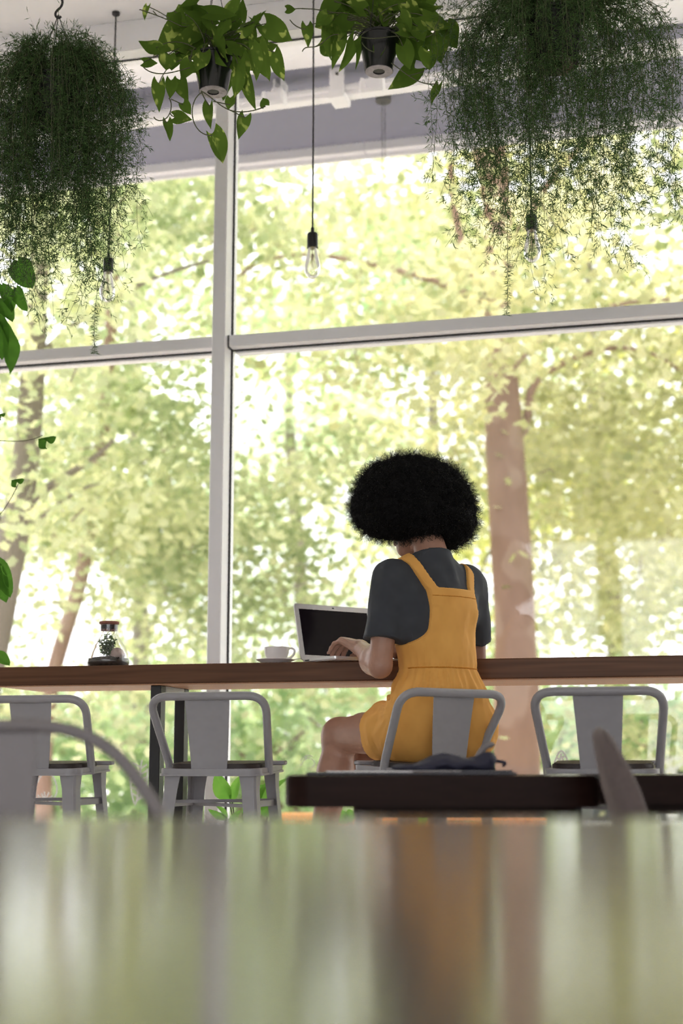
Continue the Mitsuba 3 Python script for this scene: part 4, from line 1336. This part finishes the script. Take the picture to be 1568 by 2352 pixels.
cs = thing('coffee_cup', 'white coffee cup standing on its saucer beside the laptop', 'cup')
pc = at_y(635, 1519, YC0 + .085)
pc[2] = ZCT
cup = lathe([(0, .004), (.019, .004), (.021, .0), (.024, .0), (.026, .006), (.034, .014), (.0395, .028), (.0415, .044), (.042, .0475), (.0400, .0475), (.038, .030), (.032, .016), (.02, .009), (0, .008)], 48)
obj('bowl', tr(cup, 0, pc + [0, 0, .0075]), 'mat_white_ceramic', cs, 35)
hx = lambda x, z: pc + RIGHT * x + V(0, 0, z + .0075)
obj('handle', tube(spline([hx(.038, .041), hx(.050, .044), hx(.058, .038), hx(.056, .026), hx(.046, .014), hx(.034, .012)], 22), .0036, 8), 'mat_white_ceramic', cs, True)
sau = lathe([(0, .0035), (.03, .0035), (.036, 0), (.040, 0), (.050, .007), (.063, .0135), (.0635, .0148), (.062, .0155), (.047, .009), (.036, .006), (0, .0062)], 56)
sk = single('saucer', tr(sau, 0, pc + [-0.004, 0, .0002]), 'mat_white_ceramic', 'white saucer under the coffee cup on the counter', 'saucer', 35)
spn = thing('teaspoon', 'small metal teaspoon on the saucer, handle pointing to the laptop', 'spoon')
obj('handle', tube([pc + RIGHT * .022 + HF * .02 + [0, 0, .0125], pc + RIGHT * .080 + HF * .012 + [0, 0, .0195]], .0013, 6), 'mat_aluminium', spn)
e = trimesh.creation.icosphere(2, 1.0); e.apply_scale((.013, .008, .003)); e.apply_transform(trimesh.transformations.rotation_matrix(YAW, [0, 0, 1])); e.apply_translation(pc + RIGHT * .012 + HF * .026 + [0, 0, .0115])
obj('bowl', e, 'mat_aluminium', spn, True)

tk = thing('terrarium', 'flask shaped glass terrarium with cork stopper, soil and small plant on the counter', 'terrarium')
pt_ = at_y(248, 1530, YC0 + .14)
pt_[2] = ZCT
outer = [(0, .0005), (.055, .0005), (.066, .004), (.0715, .016), (.0715, .028), (.066, .050), (.054, .076), (.040, .097), (.0315, .110), (.030, .120), (.030, .146), (.0312, .149)]
inner = [(.0290, .149), (.0280, .146), (.0280, .120), (.0295, .1105), (.0380, .0965), (.052, .0755), (.064, .0495), (.0695, .028), (.0695, .017), (.0645, .0065), (.054, .003), (0, .003)]
obj('glass_flask', tr(lathe(outer + inner, 56), 0, pt_), 'mat_glass', tk, 40)
soil_pr = [(0, .0036), (.053, .0036), (.063, .0075), (.0685, .018), (.0685, .026), (.066, .031), (.03, .036), (0, .040)]
sm = lathe(soil_pr, 56)
sm = sm.subdivide()
vv = sm.vertices
up_ = vv[:, 2] > .027
vv[up_, 2] += (meshkit.noise(vv[up_] * 160, 3) - .5) * .008
obj('soil', tr(sm, 0, pt_), 'mat_soil', tk, True)
pb = trimesh.creation.icosphere(3, 1.0)
pb.vertices *= (1 + .25 * (meshkit.noise(pb.vertices * 2.5, 4)[:, None] - .5))
pb.apply_scale((.027, .020, .024))
pb.apply_translation(pt_ + RIGHT * .030 + [0, 0, .045])
obj('pebble', pb, 'mat_pebble', tk, True)
obj('cork', tr(lathe([(0, .127), (.0275, .127), (.0278, .1495), (.0335, .150), (.0338, .157), (.032, .1585), (0, .1585)], 40), 0, pt_), 'mat_cork', tk, 30, label='reddish cork stopper')
tw_, tl_ = [], []
r = np.random.default_rng(2)
for i, (x, z) in enumerate(((-.004, .115), (.012, .108), (-.022, .096), (.020, .095), (-.012, .088), (.006, .092))):
    e0_ = pt_ + RIGHT * (x * .4 - .004) + [0, 0, .035]
    e1_ = pt_ + RIGHT * x + HF * r.uniform(-.012, .012) + [0, 0, z]
    c = spline([e0_, (e0_ + e1_) / 2 + RIGHT * r.uniform(-.006, .006), e1_], 12)
    tw_.append(tube(c, .0011, 5))
    for j in range(3, 12):
        for _ in range(5):
            g = leaf_mesh('lance', 1, 3, 1)
            d = r.normal(size=3); d[2] = d[2] * .5 - .2; d /= np.linalg.norm(d)
            z_ = np.cross(d, r.normal(size=3)); z_ /= np.linalg.norm(z_)
            x_ = np.cross(d, z_)
            ln_ = r.uniform(.010, .019)
            vv = g[0][:, :1] * x_ * ln_ * .36 + g[0][:, 1:2] * d * ln_ + g[0][:, 2:] * z_ * ln_
            tl_.append(trimesh.Trimesh(vv + c[j], g[1], process=False))
obj('twigs', cat(*tw_), 'mat_stem_dark', tk, False)
obj('tiny_leaves', cat(*tl_), 'mat_fern', tk, False, kind='stuff')

# ------------------------------------------------------------------ pendant bulbs in a row just inside the glass
YP = 4.96


def pendant(label, px, py_socket, mats=True):
    k = thing('pendant_lamp', label, 'pendant lamp', 'bare bulb pendants along the window')
    p = at_y(px, py_socket, YP)
    x, y, z = p
    obj('cord', tube([[x, y, z + .03], [x + .0015, y, z + .5], [x, y, ZC]], .0034, 6), 'mat_black', k, True)
    obj('ceiling_cap', lathe([(0, ZC), (.016, ZC), (.016, ZC - .010), (.006, ZC - .014), (0, ZC - .014)], 28, (x, y, 0)), 'mat_black', k, 30)
    obj('socket', lathe([(0, z + .036), (.0065, z + .034), (.0065, z + .018), (.010, z + .014), (.018, z + .012), (.0205, z + .007), (.0205, z - .040), (.0215, z - .046), (.018, z - .046), (.017, z - .03), (0, z - .03)], 28, (x, y, 0)), 'mat_black', k, 30)
    zb = z - .042
    o = [(.0165, 0), (.0172, -.010), (.0205, -.030), (.0255, -.052), (.0305, -.074), (.0318, -.086), (.0305, -.099), (.0245, -.113), (.0140, -.122), (0, -.1255)]
    i_ = [(0, -.1243), (.0136, -.1208), (.0237, -.112), (.0294, -.0985), (.0306, -.086), (.0293, -.0745), (.0243, -.0525), (.0193, -.0305), (.0160, -.010), (.0153, 0)]
    obj('bulb', lathe([(a, zb + b) for a, b in o + i_], 36, (x, y, 0)), 'mat_glass', k, True, label='clear glass bulb')
    parts = [tube([[x, y, zb], [x, y, zb - .082]], .0016, 6)]
    for a in np.arange(6) * np.pi / 3:
        parts.append(tube([[x + .003 * math.cos(a), y + .003 * math.sin(a), zb - .028], [x + .010 * math.cos(a + .3), y + .010 * math.sin(a + .3), zb - .085]], .0006, 4))
    obj('filament', cat(*parts), 'mat_filament', k)
    obj('screw_cap', lathe([(0, zb + .012), (.0145, zb + .012), (.0150, zb + .006), (.0145, zb), (.0155, zb - .004), (0, zb - .004)], 24, (x, y, 0)), 'mat_filament', k)


pendant('black pendant bulb on a long cord in the middle of the window', 717.5, 543)
pendant('black pendant bulb half hidden by the left asparagus fern', 249, 600)
pendant('black pendant bulb below the right asparagus fern', 1220, 502)

# white line drawings on the inside of the glass
def drawing(label, strokes, w=.0032):
    ms = []
    for st in strokes:
        c = spline([at_y(x, y, YG - .002) for x, y in st], max(6, 5 * len(st))) if len(st) > 2 else np.array([at_y(x, y, YG - .002) for x, y in st])
        m = tube(c, w, 6)
        m.vertices[:, 1] = (m.vertices[:, 1] - (YG - .002)) * .3 + YG - .0015
        ms.append(m)
    single('window_drawing', cat(*ms), 'mat_paint_white', label, 'window drawing', group='white drawings on the window glass')


drawing('white painted leaf with ribs on the glass, left of the black counter leg', [[(310, 1850), (318, 1810), (322, 1770), (326, 1745)], [(308, 1846), (300, 1800), (304, 1760)], [(312, 1842), (334, 1805), (338, 1765)],
        *[[(318 - i * .6 + 4, 1762 + i * 14), (303, 1752 + i * 14)] for i in range(6)], *[[(321 - i * .6, 1766 + i * 14), (337, 1756 + i * 14)] for i in range(6)]])
drawing('white painted teardrop with a small sprig on the glass at the far left', [[(98, 1775), (84, 1800), (80, 1825), (92, 1842), (112, 1842), (128, 1826), (130, 1806), (118, 1780)], [(102, 1840), (95, 1822)], [(103, 1838), (102, 1818)], [(104, 1838), (112, 1820)], [(104, 1840), (120, 1828)], [(100, 1840), (86, 1826)]], .0034)
drawing('white painted sprouting leaf on the glass behind the right stool', [[(1272, 1752), (1280, 1735), (1288, 1725), (1300, 1740), (1306, 1752)], [(1284, 1752), (1289, 1730)], [(1284, 1745), (1278, 1740)], [(1288, 1740), (1296, 1738)], [(1294, 1752), (1290, 1738)]], .0036)
drawing('white painted curls on the glass beside the woman\'s knee', [[(690, 1760), (700, 1745), (712, 1742), (722, 1752), (716, 1762)], [(690, 1748), (704, 1736), (718, 1738)], [(704, 1736), (700, 1745)]], .0016)
# ------------------------------------------------------------------ outdoors: street level lies below the cafe floor
ZG = -0.6
grd = struct('ground', box(-60, 60, YG + 0.06, 90, ZG - .1, ZG), 'mat_ground', label='pale ground outside')
struct('trim_4', box(XL - 1, XR + 1, YG + .04, YG + .5, ZG, 0.0), 'mat_soffit', label='outside plinth below the window')


def bark(p, n, uv):
    v = fbm(p.x * 9, p.y * 9, p.z * 2.5, 3)
    patch = smoothstep(0.52, 0.60, fbm(p.x * 5 + 9, p.y * 5, p.z * 3.2, 2))
    b = mix((0.21, 0.125, 0.095), (0.33, 0.21, 0.165), v)
    return mix(b, (0.40, 0.29, 0.24), patch * .5)


mat('bark', base_color=mikit.proc(bark), roughness=0.9)
mat('bark_grey', base_color=mikit.proc(lambda p, n, uv: mix((0.13, 0.11, 0.085), (0.25, 0.21, 0.17), fbm(p.x * 8, p.y * 8, p.z * 2.5, 3))), roughness=0.9)
mat('twig', base_color=(0.20, 0.14, 0.11), roughness=0.9)
scene['mat_leaf'] = {'type': 'principledthin', 'base_color': {'type': 'mesh_attribute', 'name': 'vertex_color'}, 'roughness': 0.55, 'diff_trans': 1.15, 'eta': 1.35}  # vertex colours run pale: outdoor haze is put into the leaves

# one lobed leaf, five points, slightly cupped
_a = np.radians([-90, -40, -8, 20, 52, 72, 90, 108, 128, 160, 188, 220])
_r = np.array([.50, .34, .52, .33, .52, .36, .62, .36, .52, .33, .52, .34])
LEAF_V = np.vstack([[0, -.05, 0], np.c_[_r * np.cos(_a), _r * np.sin(_a), .10 * (_r - .3)]])
LEAF_F = np.array([[0, i, i % 12 + 1] for i in range(1, 13)])
SIMPLE_V = np.array([[0, -.5, 0], [.36, -.05, .05], [0, .55, -.06], [-.36, -.05, .05], ])
SIMPLE_F = np.array([[0, 1, 2], [0, 2, 3]])


def leaves_mesh(c, size, col, r, lobed=True, flat=0.5):
    n = len(c)
    nz = r.normal(size=(n, 3)); nz[:, 2] = np.abs(nz[:, 2]) + flat; nz /= np.linalg.norm(nz, axis=1, keepdims=True)
    y = r.normal(size=(n, 3)); y[:, 2] -= .5; y -= nz * (y * nz).sum(1, keepdims=True); y /= np.linalg.norm(y, axis=1, keepdims=True)
    x = np.cross(y, nz)
    LV, LF = (LEAF_V, LEAF_F) if lobed else (SIMPLE_V, SIMPLE_F)
    s = size[:, None, None]
    v = c[:, None] + s * (LV[None, :, :1] * x[:, None] + LV[None, :, 1:2] * y[:, None] + LV[None, :, 2:] * nz[:, None])
    f = (np.arange(n)[:, None, None] * len(LV) + LF).reshape(-1, 3)
    return v.reshape(-1, 3), f, np.repeat(col, len(LV), 0)


def sprays(r, centers, per, rad, flat=.45):
    """leaves gathered in loose flattened sprays round twig ends"""
    c = np.repeat(centers, per, 0)
    o = r.normal(size=c.shape) * rad * [1, 1, flat]
    return c + o


def crown_points(r, n, lo, hi, dens, seed, freq=0.9, thr=0.5):
    out = []
    while sum(map(len, out)) < n:
        p = r.uniform(lo, hi, (n * 2, 3))
        d = meshkit.fbm(p * freq, 2, seed)
        w = np.clip((d - thr) * 6, 0, 1) * dens(p)
        out.append(p[r.random(len(p)) < w])
    q = np.vstack(out)[:max(6, n // 7)]                # boughs, each with its sprays
    q = np.repeat(q, 7, 0)[:n]
    return q + r.normal(size=q.shape) * [.42, .42, .20]


def tree(name, label, cat_, trunk, rad, branches, cents, per, spray, size, colors, seed, barkmat='mat_bark', lobed=True, group=None):
    r = np.random.default_rng(seed)
    k = thing(name, label, cat_, group)
    c = spline(trunk, 30)
    rr = np.interp(np.linspace(0, 1, 30), np.linspace(0, 1, len(rad)), rad)
    rr = rr * (1 + .10 * (meshkit.noise(c * 1.7, seed) - .5)) 
    m = tube(c, rr, 20)

    ctr = np.vstack([np.repeat(c, 20, 0), c[:1], c[-1:]])
    rad_dir = m.vertices - ctr
    m.vertices = ctr + rad_dir * (1 + .22 * (meshkit.fbm(m.vertices * [4, 4, 1.8], 2, seed)[:, None] - .5))
    obj('trunk', m, barkmat, k, True)
    for pl, r0 in branches:
        b = spline(pl, 18)
        obj('branch', tube(b, np.linspace(r0, r0 * .4, 18), 8), barkmat, k, True)
    if len(cents):
        # thin twigs that carry the sprays
        tw = []
        for q in cents[::3]:
            a = q + r.normal(size=3) * .12
            tw.append(tube([q, (q + a) / 2 + r.normal(size=3) * .03, a], .006, 3, cap=False))
        obj('twigs', cat(*tw), 'mat_twig', k, False, kind='stuff')
        p = sprays(r, cents, per, spray)
        n = len(p)
        a, b_ = np.array(colors[0]), np.array(colors[1])
        u = np.clip(np.repeat(meshkit.noise(cents * .8, seed + 3) * 1.5 - .15 + r.normal(0, .16, len(cents)), per) + r.normal(0, .20, n), 0, 1)[:, None]
        col = (a * (1 - u) + b_ * u) * r.uniform(.80, 1.12, (n, 1))
        v, f, vc = leaves_mesh(p, r.uniform(.75, 1.2, n) * size, np.clip(col, 0, .98), r, lobed)
        obj('foliage', mikit.ply((v, f), 'mat_leaf', False, color=vc), None, k, kind='stuff')
    return k


tr_rng = np.random.default_rng(77)
# 1: the plane tree right of the woman
t1 = 10.2
tp = lambda pts: [at_t(x, y, t1) for x, y in pts]
b1 = at_t(1186, 1757, t1)
trunk1 = [V(b1[0] + .03, b1[1], ZG)] + tp([(1186, 1757), (1184, 1500), (1170, 1200), (1155, 950), (1145, 700), (1143, 500), (1128, 300), (1115, 60), (1100, -260)])
allones = lambda p: np.ones(len(p))


def in_px(p):
    d = p - CAM
    z = d @ FWD
    return 784 + FOCAL * (d @ RIGHT) / z, 1176 - FOCAL * (d @ UP) / z


def dens1(p):
    w = np.ones(len(p))
    dx = np.hypot(p[:, 0] - (b1[0] - .1), p[:, 1] - b1[1])
    w *= np.clip((p[:, 2] - 1.6 + .25 * (p[:, 0] - b1[0])) / 1.6, 0.06, 1)       # the crown thins out downwards
    near_trunk = (dx < .7) & (p[:, 1] < b1[1]) & (p[:, 2] < 3.5)
    return w * np.where(near_trunk, .05, 1) * clearing(p)


wa, wb = at_t(590, 1300, 10.5), at_t(960, 900, 10.5)


def clearing(p):
    """the crowns of the near trees leave a gap between them"""
    return np.where((p[:, 0] > wa[0] - .25) & (p[:, 0] < wb[0] + .1) & (p[:, 2] > 1.5) & (p[:, 2] < 3.1), .16, 1)


cen1 = crown_points(tr_rng, 520, (-1.9, 8.4, 0.9), (5.2, 13.5, 7.8), dens1, 1, .8, .46)
bx_ = tr_rng.uniform(0, 1, (120, 3))
cen1 = np.vstack([cen1, np.array([at_t(1240 + 420 * a, 900 + 560 * b, 10.2 + 3.0 * c) for a, b, c in bx_]) + tr_rng.normal(size=(120, 3)) * .12])
YEL = ((.46, .48, .21), (.86, .84, .55))
tree('plane_tree', 'plane tree with thick pinkish trunk and yellow green leaves, just right of the woman', 'tree', trunk1, [.20, .172, .158, .150, .140, .118, .105, .095, .085, .06],
     [(tp([(1185, 1010), (1212, 950), (1222, 890), (1290, 835), (1400, 800), (1560, 850)]), .035), (tp([(1140, 640), (1085, 630), (1060, 560), (1042, 470), (1035, 340), (1050, 200)]), .035), (tp([(1140, 560), (1110, 420), (1090, 340), (1060, 240)]), .045),
      (tp([(1150, 640), (1190, 540), (1260, 420), (1380, 300)]), .045), (tp([(1120, 700), (980, 640), (820, 600), (640, 590), (540, 640)]), .03), (tp([(1150, 900), (1240, 780), (1420, 700), (1600, 690)]), .03)],
     cen1, 44, .24, .084, YEL, 5)

# 2: the leaning tree at the left edge, and the slender one beside it
t2 = 9.2
tp = lambda pts: [at_t(x, y, t2) for x, y in pts]
b2 = at_t(-70, 1757, t2)
trunk2 = [V(b2[0] - .1, b2[1], ZG)] + tp([(-62, 1757), (-30, 1560), (0, 1400), (22, 1280), (50, 1130), (66, 980), (80, 800), (92, 600), (100, 300), (110, -200)])


def dens2(p):
    return np.clip((p[:, 2] - .7) / 1.6, .12, 1) * clearing(p)


cen2 = crown_points(tr_rng, 430, (-6.5, 8.2, .6), (-1.2, 13, 7.5), dens2, 2, .85, .46)
cen2 = np.vstack([cen2, at_t(70, 700, 8.6) + tr_rng.normal(size=(46, 3)) * [.35, .3, .75]])
bx_ = tr_rng.uniform(0, 1, (75, 3))
cen2 = np.vstack([cen2, np.array([at_t(90 + 390 * a, 820 + 420 * b, 9.6 + 3.0 * c) for a, b, c in bx_])])
GRN = ((.37, .46, .22), (.80, .82, .53))
tree('leaning_tree', 'leaning pale trunked tree with green leaves at the left edge outside', 'tree', trunk2, [.13, .12, .105, .10, .095, .085, .065, .055, .045, .04, .03],
     [(tp([(48, 1170), (90, 1135), (140, 1100), (180, 1075), (260, 1010)]), .035), (tp([(40, 1230), (100, 1185), (160, 1140), (230, 1110)]), .02), (tp([(30, 1280), (4, 1220), (-30, 1120)]), .05), (tp([(80, 830), (180, 740), (330, 650), (480, 600)]), .028), (tp([(0, 1400), (-30, 1330), (-80, 1250)]), .03)],
     cen2, 44, .24, .080, GRN, 6, 'mat_bark_grey')
bx_ = tr_rng.uniform(0, 1, (40, 3))
ex3 = np.array([at_t(270 + 190 * a, 1000 + 480 * b, 11.5 + 2.5 * c) for a, b, c in bx_])
t3 = 11.0
tp = lambda pts: [at_t(x, y, t3) for x, y in pts]
b3 = at_t(95, 1757, t3)
trunk3 = [V(b3[0], b3[1], ZG)] + tp([(100, 1757), (120, 1560), (150, 1450), (172, 1380), (196, 1280), (208, 1180), (222, 1090), (236, 1000), (246, 880), (258, 700), (262, 400), (270, 0)])
cen3 = crown_points(tr_rng, 260, (-4.2, 10.2, .6), (.6, 14, 7.5), lambda p: np.clip((p[:, 2] - .5) / 2.0, .15, 1) * clearing(p), 3, .9, .47)
cen3 = np.vstack([cen3, ex3])
tree('slender_tree', 'slender reddish trunked tree behind the terrarium, outside', 'tree', trunk3, [.075, .07, .065, .06, .06, .055, .055, .05, .045, .04, .03, .02],
     [(tp([(205, 1190), (260, 1120), (330, 1060), (420, 1020)]), .018), (tp([(238, 1000), (200, 900), (150, 820)]), .016)],
     cen3, 40, .25, .084, ((.40, .47, .22), (.84, .83, .54)), 7)

# 3: trees further back
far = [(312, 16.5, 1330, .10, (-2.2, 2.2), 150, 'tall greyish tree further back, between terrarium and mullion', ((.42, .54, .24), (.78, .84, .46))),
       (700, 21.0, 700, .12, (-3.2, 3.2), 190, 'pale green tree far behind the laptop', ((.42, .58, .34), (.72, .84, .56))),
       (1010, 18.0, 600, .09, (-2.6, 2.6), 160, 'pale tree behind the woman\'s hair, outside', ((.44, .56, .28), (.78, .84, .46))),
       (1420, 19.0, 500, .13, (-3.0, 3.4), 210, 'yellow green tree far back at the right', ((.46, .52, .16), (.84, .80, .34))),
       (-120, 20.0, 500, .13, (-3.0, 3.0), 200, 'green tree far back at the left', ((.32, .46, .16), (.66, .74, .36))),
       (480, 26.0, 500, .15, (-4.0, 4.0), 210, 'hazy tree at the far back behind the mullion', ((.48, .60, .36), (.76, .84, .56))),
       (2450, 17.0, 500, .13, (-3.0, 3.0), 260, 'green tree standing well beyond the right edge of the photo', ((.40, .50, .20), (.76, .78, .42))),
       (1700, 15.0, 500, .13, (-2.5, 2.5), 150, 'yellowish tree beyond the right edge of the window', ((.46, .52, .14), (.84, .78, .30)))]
for px, t, ytop, r0, (xl, xr), n, lab, cols in far:
    b = at_t(px, 1757, t)
    h = 8.5
    cen = crown_points(tr_rng, int(n * .5), (b[0] + xl, b[1] - 2.0, .9), (b[0] + xr, b[1] + 2.5, .9 + h), allones, int(t * 10), .55, .46)
    sw_ = tr_rng.uniform(-.4, .4)
    tree('background_tree', lab, 'tree', [V(b[0], b[1], ZG), V(b[0] + .05, b[1], 1.5), V(b[0] + sw_ * .5, b[1], 4), V(b[0] + sw_, b[1], 8)], [r0 * 1.2, r0, r0 * .8, r0 * .4],
         [([V(b[0] + .05, b[1], 2.0), V(b[0] + .5, b[1] - .2, 3.0), V(b[0] + 1.1, b[1], 4.2)], r0 * .4), ([V(b[0] + .05, b[1], 2.6), V(b[0] - .6, b[1] - .2, 3.6), V(b[0] - 1.2, b[1], 4.4)], r0 * .4)],
         cen, 56, .42, .125 if t < 20 else .16, cols, int(t * 7), 'mat_bark_grey', False, 'trees standing further back outside')

# 4: shrubs and hedge along the ground
sh = [(60, 13.0, 1.5), (330, 14.0, 1.5), (620, 12.5, 1.35), (830, 15.0, 1.6), (1010, 14.0, 1.4), (1330, 13.0, 1.5), (1530, 15.5, 1.9), (-90, 15.0, 1.9), (470, 18.0, 2.0), (740, 19.0, 2.2), (1180, 17.5, 2.1), (1640, 12.0, 1.3), (2150, 12.0, 1.6), (2750, 12.5, 1.7)]
words = ['at the left under the leaning tree', 'behind the terrarium', 'low, between mullion and laptop', 'behind the laptop screen', 'behind the seated woman', 'just right of the plane tree trunk', 'behind the right stool', 'beyond the left edge', 'taller, behind the mullion', 'tall and pale behind the cup', 'tall, behind the plane tree trunk', 'beyond the right edge', 'well beyond the right edge of the photo', 'farthest beyond the right edge of the photo']
for (px, t, h), wd in zip(sh, words):
    r = np.random.default_rng(int(px + 1000))
    b = at_t(px, 1757, t)
    k = thing('shrub', f'leafy shrub outside, {wd}', 'shrub', 'shrubs along the street outside')
    hh = h + .6
    st = [tube(spline([V(b[0] + r.uniform(-.2, .2), b[1], ZG), V(b[0] + r.uniform(-.4, .4), b[1] + r.uniform(-.2, .2), ZG + hh * .45), V(b[0] + r.uniform(-.9, .9), b[1] + r.uniform(-.5, .5), ZG + hh * .85)], 8), [.03] * 4 + [.015] * 4, 6) for _ in range(7)]
    obj('stems', cat(*st), 'mat_twig', k, True)
    n = 75
    d = r.normal(size=(n, 3)); d /= np.linalg.norm(d, axis=1, keepdims=True)
    cen = V(b[0], b[1], ZG + hh * .52) + d * V(1.5, .9, hh * .5) * r.uniform(.35, 1, (n, 1)) ** .6
    p = sprays(r, cen, 26, .18, .7)
    u = np.clip(np.repeat(meshkit.noise(cen * 1.3, 5), 26) * .7 + r.normal(.12, .2, len(p)), 0, 1)[:, None]
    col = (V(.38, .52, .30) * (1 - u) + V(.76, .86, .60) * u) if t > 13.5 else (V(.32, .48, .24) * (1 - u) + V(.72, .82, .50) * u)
    v, f, vc = leaves_mesh(p, r.uniform(.7, 1.2, len(p)) * .15, np.clip(col, 0, .98), r, False, .3)
    obj('foliage', mikit.ply((v, f), 'mat_leaf', False, color=vc), None, k, kind='stuff')

# 5: a parked white car behind the right stool, and an orange bench outside
cw = thing('car', 'white car parked outside behind the right stool, mostly hidden', 'car')
cc = at_t(1560, 1757, 12.0)
CT_ = np.eye(4)
CT_[:3, :3] = trimesh.transformations.rotation_matrix(math.radians(4), [0, 0, 1])[:3, :3]
CT_[:3, 3] = (cc[0] + .15, cc[1], ZG)
CTW = mi.ScalarTransform4f(CT_.tolist())


def extr(poly, y0, y1, bev=0.06):
    """side profile in x-z extruded across y with shrunken outer slices"""
    lays = []
    for y, k_ in ((y0, -bev), (y0 + bev, 0), (y1 - bev, 0), (y1, -bev)):
        q = np.array(poly.buffer(k_, join_style=2).exterior.coords)[:-1] if k_ else np.array(poly.exterior.coords)[:-1]
        lays.append(np.c_[q[:, 0], np.full(len(q), y), q[:, 1]])
    return lays


def loft(lays):
    m = len(lays[0])
    v = np.vstack(lays)
    f = []
    for i in range(len(lays) - 1):
        for j in range(m):
            a, b = i * m + j, i * m + (j + 1) % m
            f += [[a, b, b + m], [a, b + m, a + m]]
    from trimesh.creation import triangulate_polygon
    for i in (0, len(lays) - 1):
        pv, pf = triangulate_polygon(Polygon(lays[i][:, [0, 2]]), engine='earcut')
        idx = [int(np.argmin(np.linalg.norm(lays[i][:, [0, 2]] - q, axis=1))) + i * m for q in pv]
        f += [[idx[a] for a in t_] for t_ in pf]
    mm = trimesh.Trimesh(v, np.array(f), process=False)
    mm.fix_normals()
    return mm


body = Polygon([(-2.1, .28), (-2.12, .62), (-2.0, .86), (-1.2, .92), (1.0, .92), (1.9, .80), (2.12, .62), (2.12, .30)])
cab = Polygon([(-1.75, .90), (-1.25, 1.36), (-.2, 1.45), (.45, 1.38), (1.15, .90)])
obj('body', loft(extr(body, -.85, .85)), 'mat_carwhite', cw, 30, to_world=CTW)
obj('cabin', loft(extr(cab, -.72, .72, .08)), 'mat_carwhite', cw, 30, to_world=CTW)
obj('window', loft(extr(Polygon([(-1.5, .94), (-1.15, 1.29), (-.3, 1.36), (-.3, .94)]), -.735, .735, .02)), 'mat_carglass', cw, 20, to_world=CTW)
obj('window', loft(extr(Polygon([(-.22, .94), (-.22, 1.36), (.38, 1.30), (.95, .94)]), -.735, .735, .02)), 'mat_carglass', cw, 20, to_world=CTW)
for x in (-1.3, 1.3):
    for y in (-.80, .80):
        wh = trimesh.creation.cylinder(.31, .2, sections=24, transform=trimesh.transformations.rotation_matrix(math.pi / 2, [1, 0, 0]))
        wh.apply_translation((x, y, .31))
        obj('wheel', wh, 'mat_tyre', cw, 30, to_world=CTW)
bk = thing('bench', 'low orange bench outside, seen under the dark table', 'bench')
o0, o1 = at_t(640, 1878, 8.2), at_t(1262, 1878, 8.2)
dv = (o1 - o0)[:2]
an = math.atan2(dv[1], dv[0])
ln_ = np.linalg.norm(dv)
zo = at_t(950, 1872, 8.2)[2]
for i in range(4):
    obj('slat', tr(box(0, ln_, i * .11, i * .11 + .095, zo - .04, zo, .006), an, (o0[0], o0[1], 0)), 'mat_orange', bk)
obj('front_panel', tr(box(0, ln_, .0, .02, zo - .12, zo - .045, .004), an, (o0[0], o0[1], 0)), 'mat_orange', bk)
for s in (.12, ln_ / 2, ln_ - .12):
    obj('leg', tr(box(s - .03, s + .03, .04, .40, ZG, zo - .04, .005), an, (o0[0], o0[1], 0)), 'mat_orange', bk)
